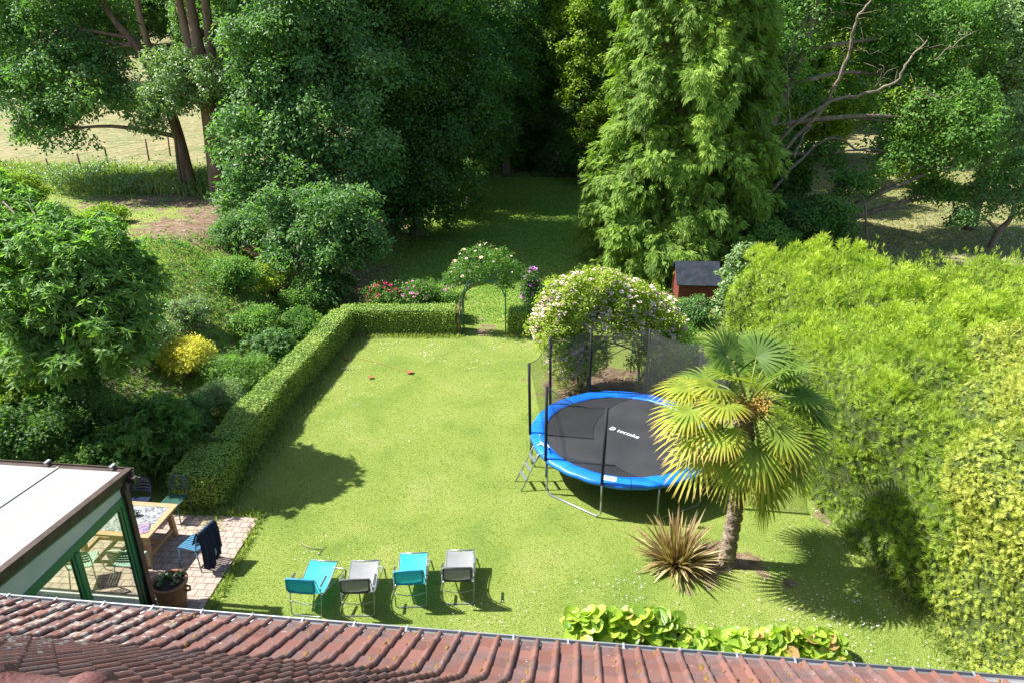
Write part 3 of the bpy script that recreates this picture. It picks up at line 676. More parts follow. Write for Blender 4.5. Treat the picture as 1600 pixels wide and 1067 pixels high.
# lettering on the mat
cu = bpy.data.curves.new('lettering', 'FONT'); cu.body = 'tectake'; cu.size = .24; cu.offset = .0; cu.extrude = .001; cu.align_x = 'LEFT'
to = bpy.data.objects.new('tmp', cu); COL.objects.link(to); dg = bpy.context.evaluated_depsgraph_get()
me = bpy.data.meshes.new_from_object(to.evaluated_get(dg)); bpy.data.objects.remove(to)
lt = bpy.data.objects.new('lettering', me); COL.objects.link(lt); M_wh = mat('white_print', (.75, .75, .75), .6); me.materials.clear(); me.materials.append(M_wh)
p0 = W(961, 671, ZT); p1 = W(993, 682, ZT); ang = math.atan2(p1.y - p0.y, p1.x - p0.x)
lt.parent = mt; lt.location = (p0.x - 2.62 + .03, p0.y - 15.0 - .03, ZT - .02); lt.rotation_euler.z = ang
w_ = max(v.co.x for v in me.vertices); sc_ = (p1 - p0).length / w_ * 1.05; lt.scale = (sc_, sc_, 1)
b = MB(); u = Vector((math.cos(ang), math.sin(ang), 0)); v_ = Vector((-u.y, u.x, 0)); c0 = Vector((p0.x - 2.62, p0.y - 15.0, ZT - .019)) - u * .10 + v_ * .05
for (r1, r2, a0, a1_) in ((.055, .075, -2.6, 2.6), (.0, .018, 0, 6.283)):
    b.grid([[c0 + u * math.cos(a) * r + v_ * math.sin(a) * r for r in (r1, r2)] for a in np.linspace(a0, a1_, 24)], flip=True)
b.grid([[c0 + u * x + v_ * (y * .011) for y in (-1, 1)] for x in (-.045, .05)], flip=True); b.build('emblem', M_wh, mt)
# ladder
LD = empty('ladder', (.25, 14.55, 0)); tag(LD, 'small steel ladder leaning on the left edge of the trampoline', 'ladder')
def wd(a, r, z): v = cp(a, r, z); return v + Vector((2.62 - .25, 15.0 - 14.55, 0))
rails = []
for a in (203, 194):
    top = wd(a, 2.2, ZT - .03); bot = wd(a, 2.62, 0.0); rails.append((bot, top)); b = MB(); b.tube([bot, top, top + Vector((.05, .02, .02))], .015, 8); b.build('rail', M_steel, LD)
for q_ in (.3, .55, .8):
    b = MB(); b.bar(rails[0][0].lerp(rails[0][1], q_), rails[1][0].lerp(rails[1][1], q_), .05, .022); b.build('rung', M_steel, LD)

# ================================================================== VEGETATION MATERIALS
LM = {
 'box': leafmat('box_leaf', [(.055, .11, .016), (.135, .215, .030), (.25, .33, .055)], .18),
 'dark': leafmat('dark_woodland_leaf', [(.026, .066, .016), (.055, .118, .026), (.11, .185, .045)], .5),
 'fresh': leafmat('fresh_green_leaf', [(.050, .115, .022), (.105, .195, .040), (.20, .30, .075)], .5),
 'mid': leafmat('mid_green_leaf', [(.040, .098, .020), (.082, .165, .032), (.155, .245, .055)], .5),
 'blue': leafmat('grey_green_leaf', [(.036, .090, .026), (.078, .155, .045), (.155, .24, .085)], .45, rough=.5, spec=.4),
 'pale': leafmat('pale_leaf', [(.07, .125, .045), (.13, .195, .075), (.22, .30, .13)], .4, rough=.4, spec=.5),
 'lime': leafmat('lime_leaf', [(.08, .14, .015), (.15, .22, .022), (.25, .33, .045)], .5),
 'yellow': leafmat('yellow_leaf', [(.25, .25, .03), (.42, .38, .045), (.55, .50, .10)], .4),
 'thuja': leafmat('thuja_spray', [(.045, .065, .016), (.085, .150, .018), (.165, .25, .034), (.30, .37, .07)], .4, rough=.6),
 'ley': leafmat('conifer_hedge_spray', [(.070, .13, .015), (.190, .260, .028), (.36, .405, .065)], .48, rough=.6),
 'gold': leafmat('golden_conifer_spray', [(.10, .155, .022), (.25, .28, .045), (.46, .43, .12)], .4, rough=.6),
 'rose': leafmat('rose_leaf', [(.10, .17, .02), (.22, .28, .035), (.36, .38, .08)], .5),
 'big': leafmat('broad_lime_leaf', [(.07, .15, .018), (.19, .28, .032), (.33, .39, .06), (.36, .22, .09)], .45, rough=.4, spec=.45),
 'grass': leafmat('grass_blade', [(.105, .175, .024), (.195, .260, .042), (.34, .34, .11)], .45, spec=.15, tcol=(1.2, 1.3, .5)),
 'shade_lift_grass': leafmat('upper_lawn_blade', [(.085, .17, .028), (.14, .25, .042), (.22, .33, .08)], .45, spec=.15, tcol=(1.2, 1.3, .5)),  # greener copy of grass_blade; lifts the upper lawn's dark olive shade by colour
 'weed': leafmat('meadow_grass', [(.08, .13, .025), (.16, .20, .05), (.30, .31, .13)], .45, spec=.2),
}
M_bark = mat('grey_brown_bark', (.115, .085, .060), .9, c2=(.21, .165, .12), scale=4, bump=1.0, bscale=14, stretch=(1, 1, .25))
M_redbark = mat('red_brown_bark', (.13, .072, .045), .9, c2=(.23, .15, .10), scale=4, bump=1.0, bscale=14, stretch=(1, 1, .25))
M_pale = mat('pale_dead_branch', (.13, .10, .07), .8, c2=(.23, .185, .13), scale=5, bump=.5)
M_twig = mat('inner_foliage', (.040, .065, .012), .95, c2=(.075, .10, .022), scale=14, bump=1.0, bscale=30)

def LP(px, py, y, rx, rz=None, ry=None):
    c = WY(px, py, y); dep = c.y * CP - (c.z - CAMZ) * SP; k = dep / FPX
    rz = rz or rx; return [c.x, c.y, c.z, rx * k, (ry or (rx + rz) / 2) * k, rz * k]
def hit(px, py):
    d = ray(px, py); t = 3.0
    while t < 900:
        q_ = Vector((d.x * t, d.y * t, CAMZ + d.z * t))
        if q_.z <= Hs(q_.x, q_.y): return q_
        t += .05 if t < 60 else .5
    return q_
def local(lobes, o): return [(a - o.x, b_ - o.y, c - o.z, d, e, f) for a, b_, c, d, e, f in lobes]
def limbs(b, trunk, lobes, r0, rng):
    """limbs that leave the trunk line and reach into every lobe"""
    top = Vector(trunk[-1])
    for (cx, cy, cz, rx, ry, rz) in lobes:
        e = Vector((cx, cy, cz)); k = min(range(len(trunk)), key=lambda i: (Vector(trunk[i]) - e).length + (2 if trunk[i][2] > cz else 0) * 3)
        s = Vector(trunk[k]); m_ = s.lerp(e, .5) + Vector((rng.normal() * .2, rng.normal() * .2, .35)); L = (e - s).length
        rr = r0 * (1 - .6 * k / len(trunk)) * .5
        P = catmull([s, m_, e], 5); b.tube(P, [rr * (1 - .75 * i / (len(P) - 1)) for i in range(len(P))], 6)
        for _ in range(5):
            a = P[rng.integers(4, len(P))]; t_ = e + Vector(tuple(unit(rng.normal(size=3)) * np.array([rx, ry, rz]) * .8)); mm = a.lerp(t_, .5) + Vector((0, 0, .15))
            b.tube([a, mm, t_], [rr * .35, rr * .2, .01], 5)
def tree(name, label, cat, base, lobes, m, bark=None, tr=.25, seed=1, group=None, trunk=None, **kw):
    base = Vector(base); t = empty(name, base); tag(t, label, cat, group); lo = local(lobes, base); rng = np.random.default_rng(seed)
    if trunk is None:
        cz = max(l_[2] for l_ in lo); cx = sum(l_[0] for l_ in lo) / len(lo); cy = sum(l_[1] for l_ in lo) / len(lo)
        trunk = [(0, 0, -.15), (cx * .1, cy * .1, cz * .3), (cx * .5, cy * .5, cz * .65), (cx * .8, cy * .8, cz)]
    b = MB(); P = catmull(trunk, 5); b.tube(P, [tr * (1.25 if i == 0 else 1 - .75 * i / (len(P) - 1)) for i in range(len(P))], 9)
    limbs(b, [tuple(v) for v in P], lo, tr, rng); b.build('trunk' if cat == 'tree' else 'stem', bark or M_bark, t)
    crown('crown' if cat == 'tree' else 'foliage', lo, m, t, seed=seed, **kw)
    return t
def bush(name, label, px, py, w, h, m, seed=1, n=4, cat='shrub', group=None, base=None, **kw):
    o = Vector(base) if base else hit(px, py); rng = np.random.default_rng(seed + 50); L_ = []
    for i in range(n):
        a = i * 6.283 / n + rng.random(); q_ = .33 * w * (0 if n == 1 else rng.uniform(.5, 1))
        L_.append([o.x + math.cos(a) * q_, o.y + math.sin(a) * q_, o.z + h * rng.uniform(.38, .62), w * .30 * rng.uniform(.8, 1.15), w * .30 * rng.uniform(.8, 1.1), h * .40 * rng.uniform(.8, 1.1)])
    L_.append([o.x, o.y, o.z + h * .6, w * .3, w * .3, h * .4])
    a_ = dict(dens=16, k=11, rs=.16, L=.085, Wd=.05, sub=.42); a_.update(kw)
    return tree(name, label, cat, o, L_, m, tr=.05, seed=seed, group=group, **a_)

# ================================================================== CLIPPED HEDGES
def clipped(name, label, x0, x1, y0, y1, h, rz, loc, seed, n=2300, m=None, amp=.06):
    t = empty(name, loc, rz); tag(t, label, 'hedge'); rng = np.random.default_rng(seed)
    V, F = core_box(x0, x1, y0, y1, 0, h, res=.12, rnd=.20, amp=amp, f=1.6, seed=seed)
    P, N, ar = scatter(V, F, int(n * ((x1 - x0) * (y1 - y0) + 2 * h * ((x1 - x0) + (y1 - y0)))), rng)
    P = P + N * rng.normal(size=(len(P), 1)) * .034
    D = unit(rng.normal(size=P.shape) + N * .9 + UP * .5); bt = sn(P, 3.0, seed) * .2 + .45
    Q = quads(P, unit(D - N * (D * N).sum(1)[:, None] * .6), N + UP * .12 + rng.normal(size=P.shape) * .30, rng.uniform(.035, .075, len(P)), rng.uniform(.022, .04, len(P)), base=-.2)
    quads_obj('foliage', Q, [m or LM['box'], M_twig], t, tint=bt + rng.random(len(P)) * .35, core=(V - np.array([0, 0, .0]) * 1, F)); return t
def along(ax, ay, bx, by): return math.atan2(by - ay, bx - ax) - math.pi / 2, math.hypot(bx - ax, by - ay)
rz_, L_ = along(-6.80, 13.30, -6.74, 14.62)
clipped('clipped_hedge', 'low wide clipped hedge block beside the patio in shade', -.50, .50, 0, L_, .86, rz_, (-6.80, 13.30, 0), 1)
rz_, L_ = along(-6.68, 14.85, -6.45, 18.2)
a1 = clipped('clipped_hedge', 'long sunlit clipped hedge running along the left edge of the lawn', -.36, .36, 0, 3.4, .84, rz_, (-6.68, 14.8, 0), 2, amp=.12)
rz_, L_ = along(-6.42, 18.1, -5.72, 23.4); 
t2 = clipped('clipped_hedge', 'tmp', -.33, .33, 0, L_, .84, rz_, (-6.42, 18.05, 0), 3, amp=.12)
for ch in [c for c in bpy.data.objects if c.parent == t2]:
    M_ = Matrix.Translation(Vector((-6.42, 18.05, 0)) - Vector(a1.location)) ; Mr = Matrix.Rotation(-a1.rotation_euler.z, 4, 'Z') @ M_ @ Matrix.Rotation(rz_, 4, 'Z')
    ch.data.transform(Mr); ch.parent = a1
bpy.data.objects.remove(t2)
clipped('clipped_hedge', 'low clipped hedge across the back of the lawn left of the rose arch', -2.0, 1.95, -.33, .33, .88, 0, (-3.85, 23.5, 0), 4, amp=.06)
clipped('clipped_hedge', 'short clipped hedge right of the rose arch behind the large rose', -.95, 1.1, -.33, .33, .86, 0, (.85, 23.5, 0), 5, amp=.06)

# ================================================================== TALL CONIFER HEDGES ON THE RIGHT
def conifer_block(name, label, boxes, m, seed, dens, L=.20, Wd=.034, up=.9, lump=.20, shear=0.0):
    o = Vector((boxes[0][0], boxes[0][2], 0)); t = empty(name, o); tag(t, label, 'hedge'); rng = np.random.default_rng(seed); Qs, Ts, Vs, Fs, off = [], [], [], [], 0
    for (x0, x1, y0, y1, h) in boxes:
        V, F = core_box(x0, x1, y0, y1, 0, h, res=.25, rnd=.34, amp=lump, f=1.05, seed=seed, topf=lambda a_, b_: 1 + .10 * sn(np.stack([a_, b_], 1), 1.4, seed + 9) + .04 * sn(np.stack([a_, b_], 1), 4.0, seed + 10))
        V[:, 0] += np.interp(V[:, 1], [8, 13], [shear * 5, 0])
        ar = (x1 - x0) * (y1 - y0) + h * ((x1 - x0) + (y1 - y0)); P, N, _ = scatter(V, F, int(dens * ar), rng)
        keep = (N[:, 0] < .75) & ((N[:, 1] < .8) | (P[:, 2] > h * .6)); P, N = P[keep], N[keep]
        big = sn(P, 1.7, seed + 3) * .5 + sn(P, 4.3, seed + 4) * .5
        P = P + N * (rng.normal(size=(len(P), 1)) * .06 + np.clip(big, -.6, 1)[:, None] * .10)
        D = unit(N * .35 + UP * up * .8 + rng.normal(size=P.shape) * .75); topz = np.clip((N[:, 2] - .2), 0, 1)
        tn = np.clip(.42 + big * .35 + rng.normal(size=len(P)) * .16, 0, 1)
        Q, T = plumes(P, D, N + UP * .3 + rng.normal(size=P.shape) * .5, 9, L * 1.0, Wd, rng, fan=.85, tn=tn); Qs.append(Q); Ts.append(T)
        nt = int(9 * (x1 - x0) * (y1 - y0)); Pt = np.stack([rng.uniform(x0 + .2, x1 - .1, nt), rng.uniform(y0 + .1, y1 - .1, nt), np.full(nt, h)], 1); Pt[:, 2] += sn(Pt, 1.05, seed) * .3 + rng.random(nt) * .16
        for _k in range(5):
            Q, T = plumes(Pt + rng.normal(size=Pt.shape) * .07 + UP * (.07 * _k), unit(UP + rng.normal(size=Pt.shape) * .35), rng.normal(size=Pt.shape), 5, L * .8, Wd, rng, fan=.8, tn=rng.uniform(.4, .9, nt)); Qs.append(Q); Ts.append(T)
        npk = int(.85 * (x1 - x0) * (y1 - y0)); 
        for _k in range(npk):
            c_ = np.array([rng.uniform(x0 + .2, x1 - .3), rng.uniform(y0 + .2, y1 - .2)]); zc = h * (1 + .10 * sn(c_[None], 1.4, seed + 9)[0]) - .1; hp = rng.uniform(.25, .65); rp_ = rng.uniform(.25, .5); m_ = int(130 * rp_ / .4)
            t_ = rng.random(m_); a_ = rng.random(m_) * 6.283; q_ = np.stack([np.cos(a_), np.sin(a_), np.zeros(m_)], 1); Pk = np.array([c_[0], c_[1], zc]) + q_ * (rp_ * (1 - t_ * .92))[:, None] + UP * (hp * t_)[:, None]
            Pk[:, 0] += np.interp(c_[1], [8, 13], [shear * 5, 0]); Q, T = plumes(Pk, unit(q_ * .6 + UP * .8 + rng.normal(size=Pk.shape) * .35), q_ + UP * .4 + rng.normal(size=Pk.shape) * .4, 7, L, Wd, rng, fan=.8, tn=np.clip(rng.uniform(.4, .7) + .3 * t_ + rng.normal(size=m_) * .1, 0, 1)); Qs.append(Q); Ts.append(T)
        Vs.append(V - N[0] * 0); Fs.append(F + off); off += len(V)
    core = np.concatenate(Vs); c0 = core.copy()
    core[:, 2] = np.where(core[:, 2] > .3, core[:, 2] - .06, core[:, 2])
    quads_obj('foliage', np.concatenate(Qs) - np.array(o), [m, M_twig], t, tint=np.concatenate(Ts), core=(core - np.array(o), np.concatenate(Fs))); return t
conifer_block('conifer_hedge', 'tall bright green conifer hedge at the far end behind the palm', [(7.2, 11.2, 17.6, 22.2, 3.25), (10.0, 15.2, 15.5, 20.3, 3.3)], LM['ley'], 21, 300, L=.17, Wd=.017, lump=.50)
conifer_block('conifer_hedge', 'tall green conifer hedge beside the lawn right of the palm', [(6.65, 12.8, 10.1, 17.3, 3.15)], LM['ley'], 22, 330, L=.15, Wd=.015, shear=.30, lump=.50)
conifer_block('golden_conifer', 'golden yellow conifer at the near end of the tall hedge', [(7.45, 13.2, 7.5, 11.0, 3.3), (8.4, 13.2, 10.6, 12.6, 3.55), (9.6, 14.6, 12.3, 14.8, 3.6)], LM['gold'], 23, 640, L=.095, Wd=.015, up=.25, lump=.34)

# ================================================================== PALM AND SPIKY PLANT
PB = Vector((4.17, 11.55, 0)); PM = empty('palm_tree', PB); tag(PM, 'fan palm with hairy trunk and yellow tipped leaves in front of the trampoline', 'palm tree')
rng = np.random.default_rng(31); G = []; hgt = 3.42
for i in range(90):
    t = i / 89; z = -.1 + t * (hgt + .1); r0 = .135 + .04 * math.exp(-z * 3) + .05 * sstep((t - .55) / .35); row = []
    for k in range(28):
        a = 2 * math.pi * k / 28; rr = r0 * (1 + .09 * math.sin(k * 2.9 + i * 1.9) + .10 * rng.normal() * .6 + .07 * math.sin(i * 1.1 + math.sin(a) * 1.0))
        row.append((.05 * math.sin(z) + math.cos(a) * rr, math.sin(a) * rr, z))
    row.append(row[0]); G.append(row)
b = MB(); b.grid(G, flip=True); b.build('trunk', mat('fibrous_palm_trunk', (.13, .09, .06), .95, c2=(.34, .27, .20), scale=12, bump=1.0, bscale=40, stretch=(1, 1, 2.5)), PM)
PT_ = leafmat('palm_frond', [(.045, .095, .016), (.090, .150, .022), (.17, .22, .032), (.26, .26, .030), (.34, .25, .07)], .45, rough=.55, spec=.3)
spec = [(75, 62, .75, .16), (40, 48, .8, .18), (115, 55, .8, .15), (150, 50, .85, .22), (10, 40, .8, .25), (-50, 62, .75, .2), (200, 35, .9, .60), (175, 22, .95, .66), (225, 25, .95, .68), (330, 28, .9, .30),
        (-20, 12, .9, .34), (20, 15, .9, .22), (60, 20, .9, .2), (95, 15, .9, .25), (130, 12, .9, .4), (160, 5, .95, .55), (190, 0, 1.0, .72), (215, -8, 1.0, .78), (240, 2, .95, .66), (262, -12, .95, .55),
        (285, -5, .95, .50), (308, -14, 1.0, .62), (335, -10, 1.0, .40), (0, -8, 1.0, .30), (35, -15, .95, .3), (75, -20, .9, .3), (120, -22, .9, .4), (205, -32, 1.0, .75), (245, -38, .95, .6), (280, -42, 1.0, .66), (318, -40, 1.05, .5), (350, -35, 1.0, .35), (300, -62, 1.1, .45), (312, -74, 1.45, .55), (200, 15, 1.15, .6), (20, 0, 1.15, .3), (230, 48, .8, .5)]
for (az, el, pl, yel) in spec:
    az += rng.normal() * 6; el += rng.normal() * 4; a, e = R(az), R(el)
    d = np.array([math.cos(a) * math.cos(e), math.sin(a) * math.cos(e), math.sin(e)]); hub0 = np.array([math.cos(a) * .1, math.sin(a) * .1, hgt + .05 + .25 * math.sin(max(e, 0))])
    pl *= rng.uniform(.85, 1.15); tip = hub0 + d * pl * .98; tip[2] -= .10 * pl; mid = hub0 + d * pl * .45
    ax = unit(d - UP * .35); sv = unit(np.cross(ax, UP)); nv_ = np.cross(sv, ax); nb = 44; Lr = .66 * rng.uniform(.85, 1.15); Q, T = [], []
    for k in range(nb):
        ph = (k / (nb - 1) - .5) * R(285); L0 = Lr * (1 - .28 * (abs(ph) / R(142)) ** 2) * rng.uniform(.94, 1.04)
        dr = ax * math.cos(ph) + sv * math.sin(ph) + nv_ * (.16 * abs(math.sin(ph)) + .10 * (k % 2)); dr = unit(dr); pside = unit(np.cross(dr, nv_)); w0 = .026
        pts = [tip + dr * L0 * q_ - UP * (.20 * L0 * max(0, q_ - .35) ** 1.6 * 2.0) * (1.6 if yel > .5 else 1) for q_ in (0, .3, .6, .82, 1.0)]
        ws = [.006, w0 * .9, w0 * .85, w0 * .5, .002]
        for s_ in range(4):
            Q.append([pts[s_] - pside * ws[s_], pts[s_ + 1] - pside * ws[s_ + 1], pts[s_ + 1] + pside * ws[s_ + 1], pts[s_] + pside * ws[s_]])
            T.append(np.clip(yel * .80 + (.0, .03, .16, .34)[s_] * (.5 + yel) + rng.normal() * .05, 0, 1))
    f = quads_obj('frond', np.array(Q), PT_, PM, tint=np.array(T))
    b = MB(); b.tube([hub0 * [1, 1, 1], mid + UP * .03, tip], [.022, .014, .009], 6); b.build('leaf_stalk', mat('leaf_stalk', (.16, .20, .04), .5) if 'leaf_stalk' not in bpy.data.materials else bpy.data.materials['leaf_stalk'], f)
M_flo = mat('orange_flower_spray', (.27, .16, .03), .7, c2=(.40, .28, .05), scale=20)
for (az, el) in ((250, 35), (210, 45), (285, 30), (320, 50)):
    a, e = R(az), R(el); m_ = 420; ax = np.array([math.cos(a) * math.cos(e), math.sin(a) * math.cos(e), math.sin(e)]); tt = rng.random(m_) ** .7
    P = np.array([0, 0, hgt - .02]) + ax * (.12 + tt * .42)[:, None] + rng.normal(size=(m_, 3)) * (.03 + .07 * tt)[:, None] - UP * (tt ** 2 * .18)[:, None]
    quads_obj('flower_spray', quads(P, rng.normal(size=(m_, 3)), rng.normal(size=(m_, 3)), .045, .03), M_flo, PM)['kind'] = 'stuff'
SB = Vector((3.20, 11.5, 0)); SPK = empty('spiky_plant', SB); tag(SPK, 'bronze spiky strap leaved plant at the foot of the palm', 'plant'); Q, T = [], []
for i in range(360):
    a = rng.random() * 6.283; e = rng.uniform(.30, 1.5); L0 = rng.uniform(.66, 1.22) * (1 if e > .6 else .8); w0 = rng.uniform(.014, .030); d = np.array([math.cos(a) * math.cos(e), math.sin(a) * math.cos(e), math.sin(e)])
    s_ = unit(np.cross(d, UP) + rng.normal(size=3) * .25); b0 = np.array([math.cos(a), math.sin(a), 0]) * rng.uniform(0, .16); tn = rng.choice([.08, .3, .5, .8], p=[.25, .35, .25, .15]); bend = rng.uniform(.05, .35) * (1.3 - e / 1.5)
    pts = [b0 + d * L0 * q_ - UP * bend * q_ ** 2.4 for q_ in (0, .25, .5, .75, 1)]; pts = [np.array([v[0], v[1], max(v[2], .02)]) for v in pts]; ws = [w0 * .6, w0, w0, w0 * .7, .001]
    for j in range(4):
        Q.append([pts[j] - s_ * ws[j], pts[j + 1] - s_ * ws[j + 1], pts[j + 1] + s_ * .0, pts[j] + s_ * .0]); T.append(tn + .1 * j / 3)
        Q.append([pts[j], pts[j + 1], pts[j + 1] + s_ * ws[j + 1], pts[j] + s_ * ws[j]]); T.append(min(1, tn + .22))
quads_obj('foliage', np.array(Q), leafmat('bronze_strap_leaf', [(.05, .032, .02), (.12, .072, .034), (.20, .14, .06), (.31, .25, .12), (.40, .34, .19)], .3, rough=.5), SPK, tint=np.array(T))

# broad-leaved plants under the eaves
def broad(label, px0, px1, py, seed, hh):
    a, b_ = W(px0, py, .5), W(px1, py + (px1 - px0) * .077, .5); c = (a + b_) / 2; t = empty('broad_leaved_plant', (c.x, c.y, 0)); tag(t, label, 'plant'); rng = np.random.default_rng(seed)
    w = (b_ - a).length; m_ = int(190 * w); Qv, F, tn = [], [], []; nv = 0
    for i in range(m_):
        x = rng.uniform(-.5, .5) * w; y = rng.normal() * .16 + .02; z = hh * (.35 + .65 * rng.random() ** .6) * (1 - 1.1 * (abs(x / w)) ** 3) * (1 - min(.6, y * y * 5)); r_ = rng.uniform(.045, .13)
        N = unit(np.array([rng.normal() * .5 + x * .3, rng.normal() * .5 + .3 * np.sign(y), 1.0])); A = unit(np.cross(N, rng.normal(size=3))); B_ = np.cross(N, A); c_ = np.array([x, y, z])
        vs = [c_ + A * r_ * math.cos(q_) * 1.15 + B_ * r_ * math.sin(q_) * (.9 + .08 * math.cos(3 * q_)) + N * (.22 * r_ * math.sin(q_) ** 2 - .12 * r_ * math.cos(q_)) for q_ in np.linspace(0, 6.283, 11)[:-1]] + [c_ - N * .02]
        for k in range(10): F.append((nv + k, nv + (k + 1) % 10, nv + 10))
        Qv += vs; nv += 11; tn += [np.clip(rng.normal() * .17 + .40 + (.5 if rng.random() < .08 else 0), 0, 1)] * 10
    link_mesh('foliage', Qv, F, np.full(len(F), 3), LM['big'], t, tint=np.array(tn), smooth=True)
    b = MB()
    for i in range(24): x = rng.uniform(-.42, .42) * w; b.tube([(x, 0, 0), (x + rng.normal() * .05, rng.normal() * .06, hh * .4), (x + rng.normal() * .1, rng.normal() * .12, hh * .8)], [.012, .009, .005], 5)
    b.build('stem', mat('plant_stem', (.12, .15, .05), .7) if 'plant_stem' not in bpy.data.materials else bpy.data.materials['plant_stem'], t)
broad('largest clump of broad lime leaves along the eaves below the spiky plant', 884, 1062, 968, 41, .78)
broad('low middle clump of broad lime leaves along the eaves', 1050, 1150, 985, 42, .48)
broad('clump of broad leaves with reddish edges at the right end of the eaves bed', 1136, 1322, 990, 43, .62)

# ================================================================== BIG TREES
def px_trunk(base, pts):
    """trunk line through photo points, each at its own distance, relative to the base"""
    return [(0, 0, -.2)] + [tuple(WY(a, b_, y) - Vector(base)) for a, b_, y in pts]
BL = dict(dens=5.0, k=12, rs=.34, L=.17, Wd=.11, sub=.40)
# --- left: the trees on the terrace
bA = hit(300, 298); yA = bA.y
tree('leaning_tree', 'slim leaning tree on the terrace whose crown hangs left over the dry field', 'tree', bA,
     [LP(60, 60, yA, 80), LP(125, 135, yA - 1, 72, 62), LP(60, 150, yA, 58, 62), LP(85, 205, yA - 1, 42, 40), LP(165, 60, yA + 2.2, 62), LP(165, 155, yA + .8, 42, 35), LP(20, 60, yA + 1, 60), LP(110, -50, yA + 1, 90), LP(5, 150, yA, 38, 34)],
     LM['blue'], M_redbark, .30, 101, trunk=px_trunk(bA, [(272, 190, yA), (225, 90, yA), (170, 20, yA + .5), (140, -60, yA + 1)]), **BL)
bB = hit(345, 308); yB = bB.y
tree('forked_tree', 'thick forked tree with red brown bark standing in front on the terrace', 'tree', bB,
     [LP(340, -80, yB + 1, 80), LP(400, 40, yB + 3, 60, 60), LP(390, 150, yB + 3, 45, 60), LP(250, -90, yB, 70), LP(410, -60, yB + 2, 80)],
     LM['mid'], M_redbark, .48, 102, trunk=px_trunk(bB, [(333, 215, yB), (318, 120, yB), (300, 20, yB), (285, -70, yB)]), **BL)
b = MB(); P = catmull([WY(325, 175, yB), WY(330, 90, yB), WY(322, 10, yB - .3), WY(318, -60, yB)], 5); b.tube(P, [.26 - .008 * i for i in range(len(P))], 9)
P = catmull([WY(322, 150, yB), WY(290, 50, yB + .3), WY(272, -40, yB + .5)], 5); b.tube(P, [.22 - .008 * i for i in range(len(P))], 9)
o = b.build('limb', M_redbark, [t for t in bpy.data.objects if t.name == 'forked_tree'][0]); o.matrix_parent_inverse = Matrix.Translation(-Vector(bB))
LT = [t for t in bpy.data.objects if t.name == 'leaning_tree'][0]; b = MB(); P = catmull([WY(272, 190, yA) - bA, WY(243, 100, yA - .4) - bA, WY(222, 40, yA - .6) - bA, WY(205, -50, yA - .6) - bA], 5); b.tube(P, [.20 - .006 * i for i in range(len(P))], 8)
for q_ in range(14):
    a_ = P[4 + q_ % 11]; d_ = Vector(tuple(RNG.normal(size=3))); d_.z = abs(d_.z) * .5; d_.normalize(); b.tube([a_, a_ + d_ * .9, a_ + d_ * 1.9 + Vector((0, 0, -.2))], [.035, .02, .006], 4)
b.build('limb', M_redbark, LT)
bC = hit(368, 292)
tree('slender_tree', 'slender tree directly right of the thick forked tree', 'tree', bC, [LP(385, 60, bC.y, 40, 50), LP(400, -30, bC.y, 70)], LM['mid'], M_redbark, .22, 103, trunk=px_trunk(bC, [(352, 180, bC.y), (345, 80, bC.y), (355, -30, bC.y)]), **BL)
bD = hit(222, 250)
tree('young_tree', 'pale leaved young tree growing in front of the terrace trunks', 'tree', hit(285, 300), [LP(270, 120, yA - 2.6, 48, 38), LP(245, 160, yA - 1.6, 34, 30), LP(300, 160, yA - 1.8, 38, 34), LP(235, 195, yA - 1.4, 24, 26), LP(328, 135, yA - 2.8, 30, 34), LP(260, 150, yA - 2.5, 36, 30)], LM['pale'], M_bark, .09, 104, dens=7, k=11, rs=.24, L=.14, Wd=.09, sub=.4)
P = MB()
for pts in ([(300, 55, yB), (250, 30, yB - .5), (215, 20, yB - .8)], [(262, 30, yB), (235, 45, yB - .5), (200, 30, yB - .6)]):
    pass
# --- centre left: the dark wood beside the upper lawn
gpA = 'dark trees in the wood left of the upper lawn'
def wood(label, lobes, m, seed, base=None, tr=.3, name='woodland_tree', **kw):
    cx = sum(l_[0] for l_ in lobes) / len(lobes); cy = sum(l_[1] for l_ in lobes) / len(lobes); a = dict(BL); a.update(kw)
    return tree(name, label, 'tree', (cx, cy, Hs(cx, cy)), lobes, m, None, tr, seed, **a)
wood('grey green bushy tree filling the space right of the terrace trunks', [LP(430, 250, 30.5, 75), LP(520, 205, 31, 75), LP(480, 120, 32, 95), LP(410, 150, 32.5, 60), LP(560, 270, 31, 55), LP(400, 320, 29.5, 50), LP(470, 320, 29.5, 60), LP(560, 130, 32.5, 70), LP(500, 20, 33, 100), LP(420, 60, 33.5, 50)], LM['blue'], 111, tr=.3)
wood('light leaved elder like tree lowest at the edge of the wood above the hedge corner', [LP(430, 350, 26.6, 50, 45), LP(500, 345, 26.4, 55, 45), LP(545, 375, 26.2, 42, 38), LP(460, 400, 25.8, 45, 38), LP(520, 410, 25.6, 42, 32), LP(560, 330, 27, 32, 35), LP(575, 385, 26.2, 30, 30), LP(500, 450, 25.4, 40, 22)], LM['blue'], 112, tr=.14, name='elder_tree', dens=8, k=10, rs=.24, L=.17, Wd=.085)
wood('dark tree in the middle of the wood with its crown over the lawn edge', [LP(640, 250, 36, 85), LP(620, 130, 37, 95), LP(700, 200, 37, 75), LP(600, 330, 34, 62, 50), LP(660, 330, 35.5, 60, 45), LP(590, 40, 37, 90), LP(690, 90, 38, 90)], LM['dark'], 113, tr=.4)
wood('very dark tree leaning over the far half of the upper lawn', [LP(735, 240, 43, 58), LP(720, 170, 43, 75), LP(760, 110, 44, 70), LP(755, 200, 44.5, 48), LP(700, 285, 41, 55, 40), LP(720, 30, 45, 90)], LM['dark'], 114, tr=.4)
